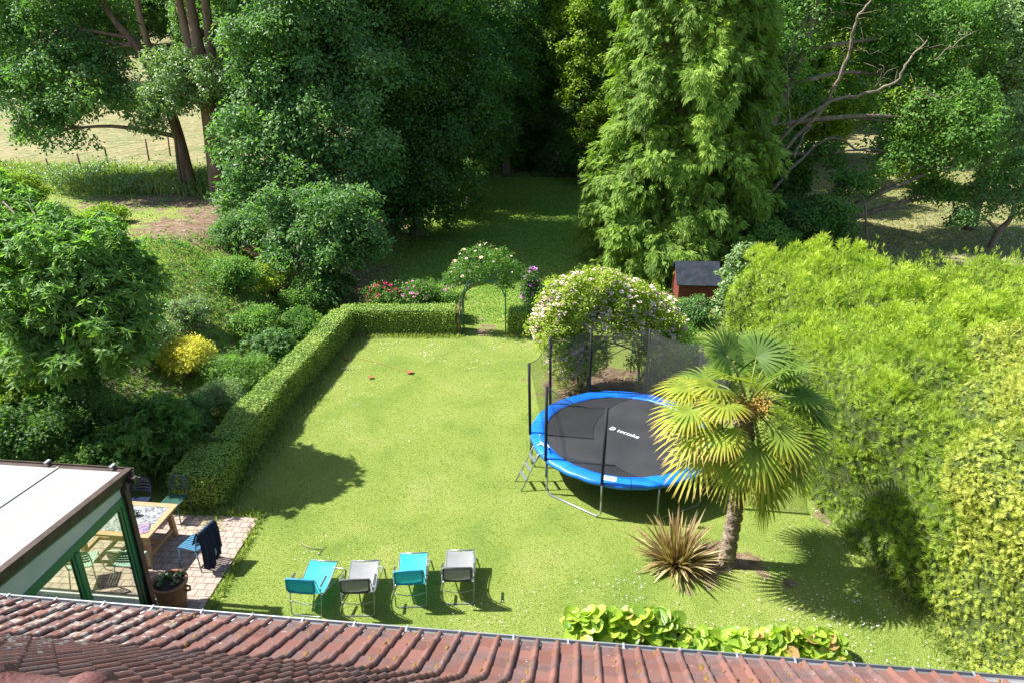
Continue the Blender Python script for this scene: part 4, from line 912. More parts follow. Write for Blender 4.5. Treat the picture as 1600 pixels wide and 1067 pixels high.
wood('tall tree whose crown rises out of view above the middle of the wood', [LP(560, -90, 36, 120), LP(690, -70, 39, 80), LP(440, -100, 35, 90), LP(640, -10, 37, 70)], LM['mid'], 115, tr=.4, dens=3.5)
wood('tall tree at the back left corner of the upper lawn', [LP(790, 90, 52, 60), LP(800, 10, 53, 70), LP(770, 190, 51, 40), LP(812, 160, 54, 40, 50), LP(780, -70, 53, 80)], LM['mid'], 116, dens=3.5, L=.22, Wd=.14)
# --- the wood closing the upper lawn
wood('tall ivy clad conifer in the gap at the end of the upper lawn', [LP(850, 60, 60, 30, 60), LP(855, 150, 59, 34, 60), LP(840, 210, 58, 30, 45), LP(850, -30, 60, 34, 60)], LM['dark'], 121, dens=3.5, L=.24, Wd=.12)
wood('grey green tree behind the end of the upper lawn', [LP(820, 90, 64, 40, 55), LP(830, 20, 65, 50), LP(800, -60, 65, 60)], LM['blue'], 122, dens=3.2, L=.25, Wd=.16)
wood('sunlit yellow green tree between the dark gap and the cedar', [LP(900, 60, 50, 38, 50), LP(915, 130, 49, 34, 42), LP(890, -10, 51, 45), LP(935, 200, 48, 30, 40), LP(930, 20, 50, 36, 40)], LM['lime'], 123, dens=4, L=.2, Wd=.14)
wood('dark blue green shrubby tree low at the back right corner of the upper lawn', [LP(905, 235, 52.5, 34, 32), LP(930, 200, 53, 34, 34), LP(885, 200, 56, 36, 40)], LM['blue'], 124, dens=4, L=.2, Wd=.13, tr=.18)
wood('dark low tree across the end of the upper lawn', [LP(845, 255, 56, 45, 26), LP(800, 245, 55, 34, 28), LP(895, 262, 57, 36, 22), LP(860, 215, 58, 50, 35), LP(820, 215, 58, 36, 32), LP(905, 255, 49.3, 26, 24), LP(870, 258, 53, 30, 22)], LM['dark'], 125, dens=4, L=.22, Wd=.14, tr=.2)
# --- cedar
cC = Vector((7.25, 31.5, 0)); CD = empty('red_cedar', cC); tag(CD, 'huge bright green conifer with drooping fronds beside the upper lawn', 'tree'); rng = np.random.default_rng(131)
def cedar(hh, r0, nb, seed, zmin=.1):
    """boughs at every height, each a drooping shelf hung with fronds"""
    rng = np.random.default_rng(seed); Cs, Ds, Ns, Ts = [], [], [], []
    for i in range(nb):
        z = hh * ((i + rng.random()) / nb) ** 1.15; a = (i * 2.39996 + rng.normal() * .35) % 6.283; o_ = np.array([math.cos(a), math.sin(a), 0]); sd_ = np.array([-math.sin(a), math.cos(a), 0])
        L0 = r0 * (1 - z / hh) ** .27 * (.82 + .18 * min(1, z / 2)) * rng.uniform(.74, 1.16); wd_ = rng.uniform(.55, .95) * (.5 + .5 * L0 / r0); dr = rng.uniform(.5, 1.5); k = int(150 * wd_ * (.5 + .5 * L0 / r0)); u = rng.random(k) ** .6 * .72 + .30
        v = (rng.random(k) * 2 - 1) * wd_ * np.sqrt(np.clip(1.06 - u, 0, 1)) * 1.25; hang = rng.random(k) ** 1.6 * .75
        P = o_ * (u * L0)[:, None] + sd_ * v[:, None] + UP * (z + .55 * u - dr * .75 * u ** 3 - .5 * v ** 2 / wd_ - hang)[:, None]
        D = unit(o_ * (.55 - .3 * hang)[:, None] + sd_ * (v * .9)[:, None] - UP * (.25 + hang * 1.6)[:, None] + rng.normal(size=(k, 3)) * .22); Cs.append(P); Ds.append(D); Ns.append(o_ * .7 + UP * (.9 - hang)[:, None] + rng.normal(size=(k, 3)) * .3)
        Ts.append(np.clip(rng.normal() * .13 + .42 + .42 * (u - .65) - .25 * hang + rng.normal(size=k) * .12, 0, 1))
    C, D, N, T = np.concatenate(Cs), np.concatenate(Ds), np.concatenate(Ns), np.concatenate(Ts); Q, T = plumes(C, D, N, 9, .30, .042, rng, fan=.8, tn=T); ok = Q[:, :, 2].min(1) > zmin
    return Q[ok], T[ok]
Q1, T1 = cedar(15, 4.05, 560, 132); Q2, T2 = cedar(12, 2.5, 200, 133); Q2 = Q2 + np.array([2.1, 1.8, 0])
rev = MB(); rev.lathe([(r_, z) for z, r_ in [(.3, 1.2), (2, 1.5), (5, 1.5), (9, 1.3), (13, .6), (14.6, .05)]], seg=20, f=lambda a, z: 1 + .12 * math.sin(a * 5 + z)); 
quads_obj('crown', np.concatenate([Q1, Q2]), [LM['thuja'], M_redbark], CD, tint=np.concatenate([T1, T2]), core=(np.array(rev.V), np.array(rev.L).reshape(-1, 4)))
b = MB(); b.tube([(0, 0, -.2), (0, 0, 4), (0, 0, 10), (0, 0, 14.6)], [.5, .4, .25, .05], 10)
for i in range(40):
    a = rng.random() * 6.28; z = rng.uniform(1, 12); r_ = 3.3 * (1 - z / 19) ** .6; b.tube([(0, 0, z - .3), (math.cos(a) * r_ * .5, math.sin(a) * r_ * .5, z - .15), (math.cos(a) * r_, math.sin(a) * r_, z)], [.08, .05, .015], 5)
b.build('trunk', M_redbark, CD)
# --- right: spreading tree with pale dead limbs
bR = Vector((11.9, 33.5, 0)); yR = 33.5
RT = tree('spreading_tree', 'big dark spreading tree with bare pale limbs right of the conifer', 'tree', bR,
     [LP(1205, 120, 35.2, 42, 60), LP(1195, 215, 35, 34, 42), LP(1225, 50, 36, 60), LP(1290, 20, 37, 65), LP(1235, 150, 37.5, 38, 45), LP(1400, 120, 36, 68, 60), LP(1470, 190, 35, 78, 62), LP(1400, 250, 34.5, 60, 34), LP(1500, 250, 34, 55, 38), LP(1380, 30, 37, 70), LP(1470, 70, 36.5, 75), LP(1465, 305, 34.5, 34, 18), LP(1330, 290, 33.5, 34, 20), LP(1290, -60, 37, 80), LP(1290, 245, 35, 34, 22)],
     LM['mid'], M_bark, .42, 141, trunk=px_trunk(bR, [(1150, 300, yR), (1195, 210, yR + .4), (1226, 150, yR + .8), (1262, 60, yR + 1.5), (1290, -40, yR + 2)]), **{**BL, 'dens': 3.9})
b = MB()
PR = np.random.default_rng(9)
def pbr(pts, r0, r1, sg=7):
    P = catmull([WY(a, b_, y) - bR for a, b_, y in pts], 5); P = [p_ + Vector(tuple(PR.normal(size=3))) * .035 for p_ in P]; r0 *= .48; r1 *= .5; b.tube(P, [r0 + (r1 - r0) * i / (len(P) - 1) for i in range(len(P))], sg)
    for k_ in range(len(P) * 2 // 3):
        a_ = P[PR.integers(3, len(P))]; d_ = Vector(tuple(PR.normal(size=3))); d_.z = abs(d_.z) * .4 - .1; d_.normalize(); l_ = PR.uniform(.3, 1.1); b.tube([a_, a_ + d_ * l_ * .5 + Vector((0, 0, .05)), a_ + d_ * l_ + Vector(tuple(PR.normal(size=3))) * .12], [min(r0 * .3, .022), .010, .004], 4)
pbr([(1160, 320, yR), (1215, 225, 32.8), (1285, 165, 32.2), (1350, 148, 31.8), (1398, 128, 31.5), (1420, 95, 31.5), (1450, 65, 31.8)], .20, .06)
pbr([(1160, 300, yR), (1265, 195, yR), (1305, 135, 33.0), (1326, 80, 32.8), (1335, 40, 32.6), (1352, 12, 32.6), (1370, -20, 32.6)], .20, .07)
pbr([(1240, 250, yR), (1262, 200, 34), (1310, 150, 34.2)], .14, .06); pbr([(1175, 330, yR), (1250, 250, 34.5), (1300, 215, 34.6), (1340, 235, 34.3), (1400, 240, 34)], .22, .05)
b.build('limb', M_pale, RT); b = MB()
pbr([(1235, 195, 32), (1232, 150, 31.8), (1228, 110, 31.6), (1245, 60, 31.5), (1260, 30, 31.5), (1262, -10, 31.5)], .075, .03); pbr([(1230, 130, 31.6), (1215, 90, 31.5), (1212, 60, 31.5)], .03, .012); pbr([(1248, 60, 31.5), (1285, 40, 31.4), (1300, 15, 31.4)], .03, .012); pbr([(1256, 35, 31.5), (1222, 25, 31.4), (1200, 12, 31.3)], .03, .01)
b.build('dead_branch', M_pale, RT); b = MB()
pbr([(1215, 225, 32), (1200, 238, 31), (1178, 240, 30.4), (1160, 248, 30), (1140, 265, 29.7), (1100, 268, 29.5)], .08, .015)
pbr([(1200, 238, 31), (1185, 262, 30.2), (1170, 290, 29.8), (1152, 312, 29.4), (1130, 326, 29.2)], .055, .015); pbr([(1165, 245, 30), (1150, 290, 29.6), (1128, 305, 29.4), (1100, 315, 29.2), (1080, 330, 29)], .045, .01); pbr([(1150, 290, 29.6), (1128, 330, 29), (1110, 352, 28.8)], .03, .008); pbr([(1120, 266, 29.6), (1085, 280, 29.4), (1060, 285, 29.2)], .02, .006)
pbr([(1398, 128, 31.5), (1440, 145, 31.3), (1480, 160, 31)], .04, .012); pbr([(1460, 95, 31.5), (1490, 70, 31.2), (1520, 50, 31)], .05, .02); pbr([(1350, 148, 31.8), (1370, 130, 31.5), (1382, 108, 31.4)], .025, .008); pbr([(1326, 80, 32.8), (1345, 78, 32.4), (1362, 84, 32)], .025, .008)
b.build('dead_branch', M_pale, RT)
for k, (pts, r0) in enumerate([([(1300, 240, 34.3), (1370, 235, 34), (1440, 262, 33.6), (1510, 262, 33)], .10), ([(1355, 385, 32), (1352, 330, 32.2), (1345, 305, 32.4), (1320, 295, 32.8)], .11)]): b = MB(); pbr(pts, r0, .04); b.build('limb', M_bark, RT)
wood('large paler tree at the right edge of the view', [LP(1545, 60, 38, 70), LP(1590, 140, 37, 62), LP(1600, 20, 38, 80), LP(1600, 215, 36, 40), LP(1540, 150, 38.5, 45)], LM['pale'], 142, tr=.35, dens=4)
bL = hit(1548, 388)
tree('small_tree', 'small leaning tree standing alone in the mown field at the right edge', 'tree', bL, [LP(1580, 320, bL.y, 42, 30), LP(1540, 290, bL.y + .5, 32, 26), LP(1600, 270, bL.y, 40, 34), LP(1505, 345, bL.y - 1, 20, 18)], LM['blue'], M_bark, .20, 143, trunk=px_trunk(bL, [(1560, 362, bL.y), (1580, 340, bL.y), (1590, 300, bL.y)]), dens=6, k=11, rs=.26, L=.14, Wd=.09)
bush('woodland_shrub', 'dark rounded shrub below the pale dead limbs right of the conifer', 1230, 395, 3.8, 3.0, LM['dark'], 144, n=5, base=(12.4, 30.6, 0), dens=11, rs=.22, L=.13, Wd=.08)
bush('woodland_shrub', 'dark shrub behind the hen house under the spreading tree', 1160, 400, 2.8, 2.4, LM['mid'], 145, n=4, base=(10.3, 28.9, 0), dens=11, rs=.2, L=.12, Wd=.07)
# --- distant trees: a few prototypes copied
far = []
def fproto(m, seed, L=.34):
    return dict(m=m, seed=seed)
protos = []
for k, (m, sd_) in enumerate(((LM['mid'], 151), (LM['dark'], 152), (LM['lime'], 153), (LM['blue'], 154))):
    r_ = np.random.default_rng(sd_); lo = [(r_.uniform(-2.2, 2.2), r_.uniform(-2.2, 2.2), r_.uniform(2.5, 10), r_.uniform(2.2, 3.2), r_.uniform(2.2, 3.2), r_.uniform(1.8, 2.8)) for _ in range(7)] + [(0, 0, 11.5, 2.6, 2.6, 2.2)]
    protos.append([lo, m, sd_])
labels = ['tree in the distant wood behind the left field', 'tree in the background wood beyond the right field', 'tree in the dense wood behind the upper lawn']
made = {}
def place_far(k, x, y, s, zone):
    labs = {'L': ('distant tree beyond the dry field at the upper left', 'distant trees beyond the dry field at the upper left'), 'R': ('distant tree beyond the mown field at the upper right', 'distant trees beyond the mown field at the upper right'), 'C': ('deep woodland tree hidden in the wood behind the upper lawn', 'deep woodland trees behind the upper lawn')}
    if k not in made:
        lo, m, sd_ = protos[k]; t = tree('background_tree', 'tmp', 'tree', (0, 0, 0), lo, m, None, .35, sd_, dens=2.6, k=9, rs=.45, L=.34, Wd=.24, sub=.42); made[k] = t; c = t
    else: c = copy_tree(made[k])
    c.location = (x, y, Hs(x, y) - .2); c.scale = (s * random.uniform(.9, 1.15), s * random.uniform(.9, 1.15), s * random.uniform(.9, 1.2)); c.rotation_euler.z = random.uniform(0, 6.28)
    kd = ('mid green', 'very dark', 'yellow green', 'blue green')[k]; c['label'] = kd + ' ' + labs[zone][0]; c['group'] = kd + ' ' + labs[zone][1]
rr = random.Random(5)
for (x, y, s, k, zn) in [(-14, 48, 1.05, 1, 'C'), (-9, 51, 1.1, 0, 'C'), (-7, 60, 1.2, 1, 'C'), (-1.5, 70, 1.2, 0, 'C'), (4, 68, 1.3, 1, 'C'), (9, 64, 1.2, 3, 'C'), (10, 52, 1.1, 1, 'C'), (13, 58, 1.1, 0, 'C'), (1, 76, 1.4, 1, 'C'), (8, 78, 1.4, 1, 'C'), (12, 44, .95, 0, 'C'), (-16, 70, 1.3, 1, 'C'), (10.5, 37.5, .8, 1, 'C')]: place_far(k, x, y, s, zn)
for i in range(16): place_far(rr.choice([0, 1, 1, 3]), -92 + i * 5.4 + rr.uniform(-2, 2), 96 + rr.uniform(-5, 10), rr.uniform(.9, 1.3), 'L')
for i in range(8): place_far(rr.choice([0, 1, 3]), -110 + i * 12 + rr.uniform(-3, 3), 132 + rr.uniform(-5, 10), rr.uniform(1.3, 1.7), 'L')
for (x, y, s, k) in [(24, 58, .75, 2), (33, 62, .9, 0), (42, 60, .95, 2), (20, 72, .9, 2), (29, 76, 1.0, 0), (38, 78, 1.1, 3), (48, 74, 1.1, 0), (57, 70, 1.1, 3), (18, 90, 1.2, 0), (30, 96, 1.2, 1), (44, 98, 1.3, 0), (58, 95, 1.3, 3), (72, 90, 1.3, 0), (26, 47, .5, 2), (34, 50, .55, 3)]: place_far(k, x, y, s, 'R')

# ================================================================== LEFT BANK: SHRUBS
Y0 = 15.2
tree('garden_tree', 'feathery mid green tree at the left edge above the shrubs', 'tree', (-10.6, 15.6, Hs(-10.6, 15.6)),
     [LP(55, 440, 14.9, 82), LP(140, 420, 15.0, 76), LP(95, 400, 15.6, 60), LP(100, 470, 14.6, 60), LP(160, 460, 14.6, 50), LP(20, 390, 16, 60), LP(30, 335, 17, 36), LP(60, 565, 14.0, 50), LP(130, 560, 14.0, 50), LP(200, 545, 14.2, 42), LP(20, 385, 16.2, 42), LP(95, 395, 15.8, 36), LP(195, 480, 14.6, 46), LP(60, 515, 14.4, 58), LP(150, 505, 14.3, 52), LP(-5, 310, 17.5, 36), LP(10, 430, 15.5, 60), LP(215, 440, 15.4, 38)],
     LM['fresh'], M_bark, .13, 161, dens=16, k=11, rs=.07, L=.21, Wd=.062, sub=.34, droop=.3, spread=2.6)
sh = [  # name, label, px, py(base), w, h, material, leaf length, leaf width
 ('choisya_bush', 'glossy dark green rounded bush above the near hedge', 245, 745, 2.3, 1.9, 'mid', .13, .045),
 ('laurel_bush', 'glossy dark bush directly behind the veranda roof', 175, 762, 1.6, 1.5, 'mid', .09, .04),
 ('yellow_bush', 'bright yellow leaved bush standing out on the bank', 300, 590, 1.25, 1.15, 'yellow', .075, .04),
 ('broad_bush', 'dark bush at the left edge just above the veranda roof', 40, 735, 2.2, 1.6, 'dark', .09, .05),
 ('broad_bush', 'dark ivy like bush left of the glossy bushes', 115, 725, 2.0, 1.7, 'dark', .085, .05),
 ('yellow_spotted_bush', 'bush with yellowing leaves at the left edge under the feathery tree', 25, 650, 1.9, 1.8, 'lime', .09, .05),
 ('yellow_spotted_bush', 'olive bush with yellow patches left of the bright yellow bush', 130, 640, 1.7, 1.4, 'mid', .09, .05),
 ('bramble_bush', 'tangled green bush right of the bright yellow bush', 375, 620, 1.5, 1.2, 'fresh', .07, .04),
 ('bramble_bush', 'grey green feathery bush between the yellow bush and the side hedge', 345, 650, 1.4, 1.0, 'pale', .07, .022),
 ('bramble_bush', 'leafy bush halfway along the bank above the side hedge', 430, 575, 1.5, 1.15, 'blue', .08, .05),
 ('bramble_bush', 'low green bush near the far corner of the side hedge', 470, 535, 1.4, 1.1, 'mid', .075, .045),
 ('bramble_bush', 'light green bush on the bank below the golden shrub', 405, 535, 1.4, 1.1, 'fresh', .08, .05),
 ('golden_shrub', 'small pale golden shrub below the elder like tree', 425, 460, 1.3, 1.1, 'rose', .08, .05),
 ('bank_bush', 'mid green bush at the top of the bank left of the golden shrub', 372, 455, 1.5, 1.2, 'fresh', .085, .05),
 ('bank_bush', 'rounded grey green bush at the foot of the grey green bushy tree', 375, 395, 1.8, 1.5, 'blue', .085, .05),
 ('bank_bush', 'shaggy bush in the middle of the bank above the yellow bush', 300, 510, 1.4, .9, 'pale', .08, .03),
 ('bank_bush', 'soft green bush right of the feathery tree', 235, 560, 1.5, 1.2, 'pale', .08, .03),
 ('bank_bush', 'dense dark bush between the yellow bush and the glossy bush', 300, 680, 1.3, 1.0, 'blue', .07, .035),
 ('bank_bush', 'leafy bush in the shade below the elder like tree', 480, 490, 1.8, 1.4, 'mid', .09, .05),
 ('bank_bush', 'light green bush at the left edge below the field fence', 25, 330, 2.4, 1.6, 'lime', .1, .055),
 ('bank_bush', 'small fresh green bush on the lit grass of the terrace', 165, 350, 1.5, .7, 'lime', .1, .05),
 ('bank_bush', 'dark green bush hugging the end of the side hedge near the corner', 530, 470, 1.3, 1.0, 'dark', .08, .045),
]
for i, (nm, lb, px, py, w, h, m, L, Wd_) in enumerate(sh): bush(nm, lb, px, py, w, h, LM[m], 200 + i, n=5, L=L, Wd=Wd_, dens=20 if w < 1.6 else 17, **(dict(spread=2.5, rs=.06, k=9) if i in (0, 1, 5, 9, 15) else {}))
# upright leaves of flags on the bank
def blades(name, P, hgt_, wid, m, rng, lean=.35, parent=None, tn=None):
    n_ = len(P); a = rng.random(n_) * 6.283; D = np.stack([np.cos(a) * lean, np.sin(a) * lean, np.ones(n_)], 1) + rng.normal(size=(n_, 3)) * .12; N = rng.normal(size=(n_, 3)); N[:, 2] *= .3
    Q = quads(P - UP * .01, D, N, hgt_, wid, fat=.35); return quads_obj(name, Q, m, parent, tint=tn)
rg = np.random.default_rng(71)
o_ = hit(252, 520); P = np.repeat(np.array(o_)[None], 60, 0) + rg.normal(size=(60, 3)) * [.13, .13, 0]; o = blades('flag_iris', P - np.array(o_), rg.uniform(.45, .8, 60), .04, LM['lime'], rg, .3); o.location = o_; tag(o, 'upright fresh green iris leaves on the bank left of the yellow bush', 'plant')

# ================================================================== ROSES, ARCH, HUT
M_blC = mat('cream_pink_petals', (.60, .44, .36), .7, c2=(.66, .62, .50), scale=9); M_blP = mat('pink_petals', (.62, .20, .36), .7, c2=(.72, .36, .50), scale=9); M_blR = mat('crimson_petals', (.38, .01, .06), .7, c2=(.55, .03, .12), scale=9)
M_blV = mat('mauve_petals', (.36, .12, .36), .7, c2=(.50, .22, .48), scale=9); M_blA = mat('apricot_petals', (.80, .50, .26), .7, c2=(.82, .66, .48), scale=9)
def rosette(name, m, r_=.05):
    b = MB()
    for (n_, rad, e, off) in ((6, 1.0, .25, 0), (5, .75, .65, .5), (4, .45, 1.1, .2)):
        for k in range(n_):
            a = 2 * math.pi * (k + off) / n_; d = Vector((math.cos(a) * math.cos(e), math.sin(a) * math.cos(e), math.sin(e))); s = Vector((-math.sin(a), math.cos(a), 0)) * .45 * rad * r_
            b.add([(0, 0, 0), d * r_ * rad * .6 + s, d * r_ * rad + Vector((0, 0, -.05 * r_)), d * r_ * rad * .6 - s], [(0, 1, 2, 3)])
    return b.build(name, m)
def blossoms(parent, pts, mats, size=.05, cap=95, seed=3):
    rng = random.Random(seed); prot = {m.name: rosette('blossom', m, size) for m in set(mats)}; used = set(); pts = list(pts); first = pts[:cap]
    for p_ in first:
        m = rng.choice(mats); o = prot[m.name]
        if m.name in used: o = o.copy(); COL.objects.link(o)
        used.add(m.name); o.parent = parent; o.location = p_; o.rotation_euler = (rng.uniform(-.7, .7), rng.uniform(-.7, .7), rng.uniform(0, 6)); s = rng.uniform(.7, 1.3); o.scale = (s, s, s)
    for nm, o in prot.items():
        if nm not in used: bpy.data.objects.remove(o)
    if len(pts) > cap:
        b = MB(); base_ = [rosette('tmp', mats[0], size)]; me_ = base_[0].data; vs = [v.co.copy() for v in me_.vertices]; fs = [tuple(p_.vertices) for p_ in me_.polygons]
        for p_ in pts[cap:]:
            M_ = Matrix.Rotation(rng.uniform(0, 6), 3, 'Z') @ Matrix.Rotation(rng.uniform(-.8, .8), 3, 'X'); s = rng.uniform(.7, 1.3); b.add([M_ @ v * s + Vector(p_) for v in vs], fs)
        bpy.data.objects.remove(base_[0]); o = b.build('small_blossoms', mats[0], parent); o['kind'] = 'stuff'
def surf_pts(lobes, n_, seed, up=.1, out=1.06):
    rng = np.random.default_rng(seed); R_ = []
    L_ = np.array(lobes); w = (L_[:, 3] * L_[:, 4]); w = w / w.sum()
    while len(R_) < n_:
        i = rng.choice(len(L_), p=w); d = unit(rng.normal(size=3) + np.array([-.35, -.45, .45])); p_ = L_[i, :3] + d * L_[i, 3:] * out
        if any((((p_ - q_[:3]) / q_[3:]) ** 2).sum() < .85 for k, q_ in enumerate(L_) if k != i): continue
        R_.append(tuple(p_))
    return R_
yb = 19.0
rl = [LP(868, 505, yb, 36, 40), LP(885, 555, yb - .2, 32, 38), LP(955, 500, yb, 44, 32), LP(1032, 530, yb + .3, 32, 34), LP(880, 480, yb, 34, 40), LP(905, 460, yb, 38, 34), LP(945, 455, yb + .2, 42, 32), LP(985, 468, yb + .2, 40, 30), LP(1025, 490, yb + .3, 34, 30), LP(875, 530, yb - .3, 26, 34), LP(900, 560, yb - .2, 26, 34), LP(950, 495, yb, 36, 30), LP(1000, 510, yb, 34, 28), LP(1045, 510, yb + .6, 28, 28), LP(925, 560, yb + .3, 22, 36), LP(1020, 560, yb + .2, 26, 40), LP(1045, 570, yb + .6, 24, 36), LP(893, 590, yb - .1, 20, 22)]
o0 = Vector((2.3, yb, 0)); RB = empty('climbing_rose', o0); tag(RB, 'big climbing rose bower covered in cream pink blooms behind the trampoline', 'rose bush'); lo = local(rl, o0)
crown('foliage', lo, LM['rose'], RB, dens=26, k=9, rs=.13, L=.075, Wd=.045, seed=171, sub=.42, zmin=.02)
b = MB(); rng = np.random.default_rng(172)
for (x, y) in ((-.35, -.1), (-.1, .3), (1.7, .1), (2.1, .5), (1.45, .6)):
    for _ in range(4):
        L0 = lo[rng.integers(len(lo))]; b.tube(catmull([(x, y, 0), (x + rng.normal() * .1, y, .7), (x * .8 + L0[0] * .2, y, 1.4), (L0[0], L0[1], L0[2])], 4), [.03 - .0018 * i for i in range(13)], 6)
b.build('stem', M_bark, RB); blossoms(RB, surf_pts(lo[:14] + lo[:2], 1150, 173), [M_blC], .066, 95, 4)
# arch
AX0, AX1, AYa, AYb = W(724, 522).x, W(790, 522).x, 23.15, 23.85; AR = empty('rose_arch', ((AX0 + AX1) / 2, AYa, 0)); tag(AR, 'green metal arch between the two low hedges at the back of the lawn', 'garden arch')
M_arch = mat('green_arch_metal', (.02, .12, .075), .45); hw = (AX1 - AX0) / 2
def hoop(y): return [(-hw, y, 0), (-hw, y, 1.25)] + [(-math.cos(a) * hw, y, 1.25 + math.sin(a) * .72) for a in np.linspace(.15, math.pi - .15, 11)] + [(hw, y, 1.25), (hw, y, 0)]
for y in (0, .6): b = MB(); b.tube(hoop(y), .018, 6); b.build('hoop', M_arch, AR)
h0, h1 = hoop(0), hoop(.6)
b = MB()
for k in range(1, len(h0) - 1): b.tube([h0[k], h1[k]], .009, 5)
for s in (-1, 1):
    for z in (.3, .6, .9): b.tube([(s * hw, 0, z), (s * hw, .6, z)], .009, 5)
b.build('crossbars', M_arch, AR)
o1 = Vector((AX0 - .1, 23.3, 0)); CR = empty('arch_rose', o1); tag(CR, 'rambling rose with apricot and cream blooms growing over the arch', 'rose bush')
al = local([LP(755, 402, 23.4, 34, 18), LP(780, 412, 23.5, 30, 20), LP(725, 425, 23.4, 22, 20), LP(800, 425, 23.6, 18, 18), LP(705, 438, 23.5, 12, 12), LP(745, 428, 23.4, 18, 12), LP(790, 445, 23.5, 9, 14)], o1)
crown('foliage', al, LM['mid'], CR, dens=3.6, k=6, rs=.13, L=.075, Wd=.04, seed=175, sub=.45)
b = MB()
for k in range(16):
    j = rng.normal(size=(6, 2)) * .045; P = [(j[0][0] * 1.6, j[0][1] * 2, 0), (-.12 + j[1][0] * 2, j[1][1] * 2, .45), (.0 + j[2][0], .1 + j[2][1] * 2, .95), (.18 + j[3][0], .1 + j[3][1], 1.45), (.45 + j[4][0] * 2, .15, 1.80 + rng.normal() * .06), (.9 + j[5][0] * 4, .2, 2.05 + rng.normal() * .1)]
    P = catmull(P[:rng.integers(4, 7)], 4); b.tube(P, [.019 - .0005 * i for i in range(len(P))], 5)
b.build('stem', mat('yellow_green_stem', (.26, .25, .09), .7, c2=(.16, .13, .06), scale=8), CR); blossoms(CR, surf_pts(al, 42, 176, out=1.1), [M_blA, M_blC], .062, 95, 6)
for (lb, px, py, w, h, mm, m2, nb, sd_, lm) in (('crimson flowering rose bush behind the back hedge', 598, 500, 1.4, 1.25, [M_blR], 0, 60, 181, 'mid'), ('pink flowering rose bush between the crimson rose and the arch', 655, 497, 1.5, 1.45, [M_blP], 0, 34, 182, 'mid'),
                                       ('mauve flowering rose bush right of the arch', 832, 500, .9, 1.75, [M_blV], 0, 45, 183, 'dark'), ('green rose bush with few buds beside the left foot of the arch', 695, 500, 1.0, 1.15, [M_blP], 0, 3, 184, 'mid')):
    g = W(px, py); g.y = 24.7 + (.1 if px > 700 else 0); g.x = WY(px, 460, g.y).x; g.z = 0
    t = bush('rose_bush', lb, 0, 0, w, h, LM[lm], sd_, n=4, base=g, L=.07, Wd=.045, dens=15, k=8); ll = [(0, 0, h * .62, w * .42, w * .36, h * .42)]; blossoms(t, surf_pts(ll, nb, sd_ + 9, out=1.05), mm, .075, 95, sd_)
# hen house
HW_ = WY(1094, 443, 25.8); HX, HYf = HW_.x, 25.95; HH = empty('hen_house', (HX, HYf, 0), R(-3)); tag(HH, 'small red wooden hen house with black felt roof under the conifer', 'hen house')
M_red = mat('red_stained_boards', (.11, .022, .014), .75, c2=(.17, .04, .024), scale=5, bump=.3, stretch=(1, 1, 6)); M_felt = mat('slate_grey_felt', (.020, .025, .034), .8, c2=(.034, .04, .05), scale=4, bump=.3, bscale=60, spec=.1)
hw2, dp, ze, zr = .72, 1.5, HW_.z - .05, WY(1080, 409, 26.7).z
b = MB()
for k in range(9):
    z = .18 + k * (ze - .18) / 9 + (ze - .18) / 18; hgt2 = (ze - .18) / 9 - .012
    for (c, d) in (((0, 0, z), (2 * hw2, .022, hgt2)), ((0, dp, z), (2 * hw2, .022, hgt2)), ((-hw2, dp / 2, z), (.022, dp + .02, hgt2)), ((hw2, dp / 2, z), (.022, dp + .02, hgt2))): b.box(c, d)
b.box((0, dp / 2, (.18 + ze) / 2), (2 * hw2 - .03, dp - .03, ze - .2))
for s in (-1, 1): b.add([(s * hw2, 0, ze), (s * hw2, dp, ze), (s * hw2, dp / 2, zr - .03), (s * (hw2 - .03), 0, ze), (s * (hw2 - .03), dp, ze), (s * (hw2 - .03), dp / 2, zr - .03)], [(0, 1, 2), (3, 5, 4), (0, 2, 5, 3), (1, 4, 5, 2)])
b.build('wall', M_red, HH)
for s in (0, 1):
    b = MB(); y0, z0 = (-.14, ze - .05) if s == 0 else (dp + .14, ze - .05); b.bar((0, y0, z0), (0, dp / 2, zr), 2 * hw2 + .22, .035, up=(0, 0, 1)); b.build('roof', M_felt, HH)
for s in (-1, 1):
    for y in (.05, dp - .05): b = MB(); b.box((s * (hw2 - .06), y, .1), (.06, .06, .22)); b.build('leg', M_red, HH)
for x in (.16, .34): b = MB(); b.tube([(x, -.014, ze - .14), (x, -.0125, ze - .14)], .035, 14); b.build('vent_hole', M_black, HH)
b = MB()
for x in (-.30, .62): b.box((x, -.018, (.2 + ze) / 2), (.05, .014, ze - .24))
b.build('batten', M_red, HH)
bush('woodland_shrub', 'pale leaved climber column at the far corner of the conifer hedge', 0, 0, 1.2, 3.3, LM['pale'], 186, n=4, base=(7.35, 22.9, 0), L=.12, Wd=.09, dens=12, k=8)
bush('bank_bush', 'green bush between the large rose and the hen house', 0, 0, 1.8, 1.3, LM['mid'], 187, n=4, base=(5.0, 20.9, 0), L=.085, Wd=.04)
bush('bank_bush', 'grey green bush in front of the hen house', 0, 0, 1.5, .8, LM['blue'], 188, n=4, base=(6.2, 24.3, 0), L=.09, Wd=.05)
bush('low_plants', 'low grey green plants beneath the right foot of the rose bower', 0, 0, 1.6, .6, LM['pale'], 189, n=5, base=(4.4, 18.9, 0), L=.08, Wd=.025)
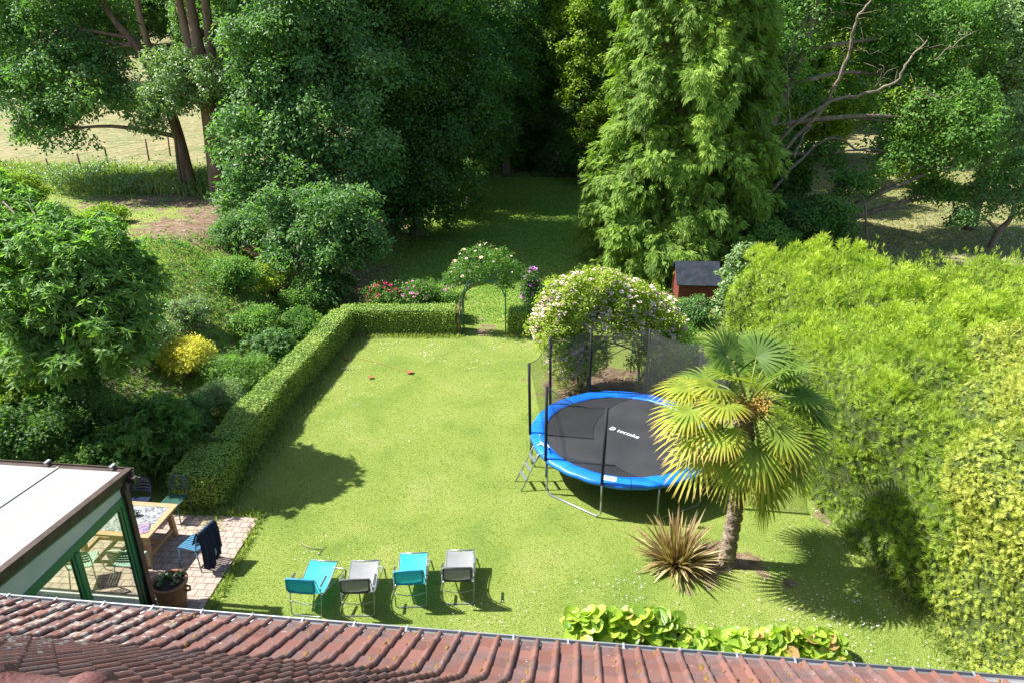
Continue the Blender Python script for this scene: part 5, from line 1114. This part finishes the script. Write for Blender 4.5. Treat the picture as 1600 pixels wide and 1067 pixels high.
# fences
FN = empty('field_fence', hit(75, 275)); tag(FN, 'thin wire fence on leaning rusty posts between terrace and dry field', 'fence'); f0 = Vector(FN.location)
M_rust = mat('rusty_post', (.10, .045, .03), .85, c2=(.17, .09, .06), scale=10); P_ = []
for (tx, ty, bx_, by_) in ((-40, 300, -36, 325), (20, 275, 26, 300), (72, 252, 82, 276), (120, 241, 131, 277), (163, 231, 170, 264), (227, 218, 233, 252), (262, 214, 266, 244)):
    g = hit(bx_, by_); k = WY(tx, ty, g.y) - g; k.z = max(.9, min(1.25, k.z)); P_.append((g - f0, g + k - f0)); b = MB(); b.tube([g - f0 - Vector((0, 0, .2)), g + k - f0], .045, 7); b.build('post', M_rust, FN)
b = MB()
for q_ in (.35, .65, .93):
    for (a0, a1_), (b0, b1_) in zip(P_, P_[1:]): b.tube([a0.lerp(a1_, q_), b0.lerp(b1_, q_)], .006, 4)
b.build('wire', M_rust, FN)
GF = empty('mesh_fence', (3.6, 20.2, 0)); tag(GF, 'thin green wire mesh fence behind the trampoline right of the rose', 'fence'); b = MB()
for i in range(29): b.tube([(i * .1, -.02 * i, 0), (i * .1, -.02 * i, 1.0)], .004, 4)
for z in (.05, .25, .45, .65, .85, 1.0): b.tube([(0, 0, z), (2.8, -.56, z)], .004, 4)
b.build('wire', M_arch, GF)
for i in (0, 14, 28): b = MB(); b.tube([(i * .1, -.02 * i, 0), (i * .1, -.02 * i, 1.1)], .018, 6); b.build('post', M_arch, GF)
st = hit(538, 483); b = MB(); b.tube([(0, 0, -.1), (.02, 0, .95)], [.045, .035], 8); o = b.build('wooden_stake', M_pale, loc=st); tag(o, 'pale wooden stake standing at the corner where the hedges meet', 'stake')
# small things left on the grass
M_or = mat('orange_cord', (.40, .17, .06), .7); M_rc = mat('red_cloth', (.25, .06, .03), .8, c2=(.30, .10, .05), scale=20)
b = MB(); b.tube(catmull([W(556, 558, .03), W(590, 566, .04), W(622, 576, .035), W(640, 580, .03)], 6), .006, 5); o = b.build('cord', M_or); tag(o, 'thin orange cord lying across the grass near the back left corner', 'cord')
for (px, py, s, lb) in ((640, 581, .13, 'largest flat red cloth marker lying on the lawn at the end of the cord'), (579, 589, .10, 'small red cloth marker on the sunlit grass left of the larger one'), (540, 560, .12, 'small red marker in the shade of the side hedge')):
    c = W(px, py, .05); rq = random.Random(px); G = [[c + Vector(((i - 3) * s / 4 + .01 * rq.random(), (j - 3) * s / 5, .018 * math.sin(i * 1.7 + j) + .012)) for j in range(7)] for i in range(7)]
    b = MB(); b.grid(G); b.grid([[v - Vector((0, 0, .006)) for v in r] for r in G], flip=True); o = b.build('cloth_marker', M_rc); tag(o, lb, 'cloth marker')
for (pts, lb) in (([(470, 850), (487, 856), (503, 858)], 'thin dry stick on the lawn in front of the loungers'), ([(514, 577), (535, 576), (550, 578)], 'thin pale rod lying half in the hedge shadow'), ([(497, 866), (504, 856), (510, 853)], 'short bent twig just behind the first turquoise lounger')):
    b = MB(); b.tube([W(a, c, .02) for a, c in pts], .008, 5); o = b.build('stick', M_pale); tag(o, lb, 'stick')

# ================================================================== GRASS, WEEDS, DAISIES
rg = np.random.default_rng(77)
def on_ground(x, y): return np.stack([x, y, H(x, y)], 1)
hx = lambda y: np.interp(y, [12, 14.5, 18.2, 23.4], [-6.4, -6.3, -6.0, -5.35])
def lawn_pts(n_, y0, y1, pw=1.0):
    y = y0 + (y1 - y0) * rg.random(n_) ** pw; x = rg.uniform(-6.6, 7.4, n_); ca, sa = math.cos(-TH * .6), math.sin(-TH * .6)
    lx = (x - patc.x) * ca + (y - patc.y) * sa; ly = -(x - patc.x) * sa + (y - patc.y) * ca; ok = (x > hx(y) + .0) & ~((lx < .05) & (ly < .05)) & (y > 7.3 - x * .1)
    ok &= rg.random(n_) > soil_mask(x, y) * .95; return x[ok], y[ok]
x, y = lawn_pts(330000, 7.0, 24.5, 1.25); P = on_ground(x, y); tn = .45 + .08 * sn(P[:, :2], .8, 19) + .16 * sn(P[:, :2], 2.4, 9) + .14 * sn(P[:, :2], 6.0, 10) + rg.normal(size=len(P)) * .11
blades('lawn_grass', P, rg.uniform(.018, .045, len(P)), .014, LM['grass'], rg, .55, tn=tn); tag(bpy.data.objects['lawn_grass'], 'short sunlit lawn grass', 'grass', kind='stuff')
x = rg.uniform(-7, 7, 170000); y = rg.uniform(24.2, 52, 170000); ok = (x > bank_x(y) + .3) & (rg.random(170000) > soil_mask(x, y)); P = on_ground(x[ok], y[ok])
o = blades('upper_lawn_grass', P, rg.uniform(.04, .10, len(P)), .035, LM['shade_lift_grass'], rg, .9); tag(o, 'shaded grass of the upper lawn', 'grass', kind='stuff')
# ragged edge tufts round hedges, patio, palms and beds
xs, ys_ = [], []
for (ax, ay, bx_, by_, n_, sp__) in ((-6.3, 12.3, -5.3, 23.2, 2600, .16), (-5.5, 23.05, -1.7, 23.05, 1500, .10), (-.1, 23.05, 1.7, 23.05, 700, .1), (6.95, 22, 7.0, 11.8, 3000, .18), (7.0, 11.8, 7.7, 7.6, 2200, .2), (-5.38, 10, -5.35, 13.1, 500, .05), (-7, 13.2, -5.4, 13.1, 500, .08), (-6.7, 24.5, -1, 51, 4000, .6), (4.6, 28, 6, 51, 2500, .5)):
    t = rg.random(n_); xs.append(ax + (bx_ - ax) * t + rg.normal(size=n_) * sp__); ys_.append(ay + (by_ - ay) * t + rg.normal(size=n_) * sp__)
P = on_ground(np.concatenate(xs), np.concatenate(ys_)); o = blades('edge_grass', P, rg.uniform(.08, .20, len(P)), .022, LM['weed'], rg, .6); tag(o, 'longer uncut grass along the foot of hedges', 'grass', kind='stuff')
# tall meadow grass along the field fence and rough ground of the bank
n_ = 26000; t = rg.random(n_); yy = 33.5 + 4.5 * rg.random(n_) ** .9; xx = rg.uniform(-30, -8.5, n_); ln = 36.3 - (xx + 14) * .10; yy = ln + rg.normal(size=n_) * 1.0; P = on_ground(xx, yy)
o = blades('meadow_grass', P, rg.uniform(.3, .75, n_), .045, LM['weed'], rg, .35, tn=.5 + .3 * sn(P[:, :2], 1.2, 3) + rg.normal(size=n_) * .15); tag(o, 'tall meadow grass along the field fence', 'tall grass', kind='stuff')
n_ = 17000; xx = rg.uniform(-26, -5, n_); yy = rg.uniform(13, 36, n_); ok = (xx < bank_x(yy) + .1) & (xx > -8 - (yy - 8) * .75); dn = sn(np.stack([xx, yy], 1), 1.1, 44); soilv = soil_mask(xx, yy); terr = sstep((yy - 24) / 4)
ok &= rg.random(n_) < np.clip(.75 - .55 * terr + dn * .5 - soilv * .55 * terr, .04, 1); C = on_ground(xx[ok], yy[ok]); C[:, 2] += rg.random(len(C)) ** 1.5 * .42 * (1 - .65 * terr[ok])
Q, T = sprays(C, unit(UP + rg.normal(size=C.shape) * .35), 10, .15, .095, .055, rg, tn=np.clip(.45 + .35 * sn(C[:, :2], 1.7, 45) + rg.normal(size=len(C)) * .2, 0, 1))
o = quads_obj('ground_cover', Q, LM['mid'], tint=T); tag(o, 'mixed green weeds and ground cover on the bank', 'ground cover', kind='stuff')
n_ = 60000; xx = rg.uniform(-26, -6, n_); yy = rg.uniform(14, 37, n_); ok = (xx < bank_x(yy)) & (xx > -8 - (yy - 8) * .75) & (rg.random(n_) > soil_mask(xx, yy) * 1.05) & (rg.random(n_) > .55 * sstep((yy - 26) / 3)) ; P = on_ground(xx[ok], yy[ok]); o = blades('bank_grass', P, rg.uniform(.06, .26, len(P)) * (1 - .3 * sstep((P[:, 1] - 24) / 4)), .03, LM['weed'], rg, .5, tn=.45 + .3 * sn(P[:, :2], 1.5, 4) + rg.normal(size=len(P)) * .2); tag(o, 'rough grass on the bank and terrace', 'grass', kind='stuff')
n_ = 40000; yy = 24 + 30 * rg.random(n_); xx = rg.uniform(13, 40, n_); P = on_ground(xx, yy); o = blades('field_grass', P, rg.uniform(.06, .16, n_), .05, LM['weed'], rg, .6); tag(o, 'mown grass of the right hand field', 'grass', kind='stuff')
# fallen debris and low herbs on bare earth
n_ = 5200; xx = rg.uniform(-28, -8.2, n_); yy = 36.0 - (xx + 14) * .10 + rg.normal(size=n_) * 1.1; C = on_ground(xx, yy); C[:, 2] += rg.random(n_) * .75 * (.4 + .6 * rg.random(n_)) * (1 + .5 * sn(C[:, :2], 1.3, 61)).clip(.1)
Q, T = sprays(C, unit(UP + rg.normal(size=C.shape) * .5), 10, .2, .13, .07, rg, tn=np.clip(.5 + .35 * sn(C[:, :2], 1.3, 62), 0, 1)); o = quads_obj('fence_weeds', Q, LM['pale'], tint=T); tag(o, 'nettles and leafy weeds along the field fence', 'weeds', kind='stuff')
# daisies
xs, ys_ = [], []
for (cx, cy, sx_, sy_, n_) in ((6.0, 9.4, .9, .8, 420), (5.6, 10.8, .9, .9, 260), (-4, 22.3, 1.6, .5, 380), (0, 21.6, 1.6, 1.0, 260), (-3, 21.5, 2.2, 1.4, 200), (1.5, 10, 2.2, .8, 200), (-1, 17, 3, 3.5, 260), (6.4, 14, .4, 1.8, 160), (4.0, 9.3, 1.2, .5, 200), (-5.2, 20, .4, 1.5, 120), (7.0, 8.5, .6, .5, 150)):
    for _ in range(max(1, n_ // 26)):
        k = 16; c = rg.normal(size=2) * [sx_, sy_] + [cx, cy]; xs.append(c[0] + rg.normal(size=k) * .30); ys_.append(c[1] + rg.normal(size=k) * .26)
xx, yy = np.concatenate(xs), np.concatenate(ys_); ok = (yy > 7.5) & (yy < 23) & (xx < 7.2) & (xx > hx(yy) + .3); xx, yy = xx[ok], yy[ok]; n_ = len(xx); V, F = [], []; r_ = rg.uniform(.007, .014, n_)
ag = np.arange(7) / 7 * 6.283; zz = rg.uniform(.04, .07, n_); tilt = rg.normal(size=(n_, 2)) * .35
V = np.stack([xx[:, None] + np.cos(ag) * r_[:, None], yy[:, None] + np.sin(ag) * r_[:, None], zz[:, None] + (np.cos(ag) * tilt[:, :1] + np.sin(ag) * tilt[:, 1:]) * r_[:, None]], 2).reshape(-1, 3)
o = link_mesh('daisies', V, np.arange(n_ * 7), np.full(n_, 7), mat('white_petals', (.62, .63, .58), .7)); tag(o, 'small white daisies scattered in the lawn', 'daisies', kind='stuff')
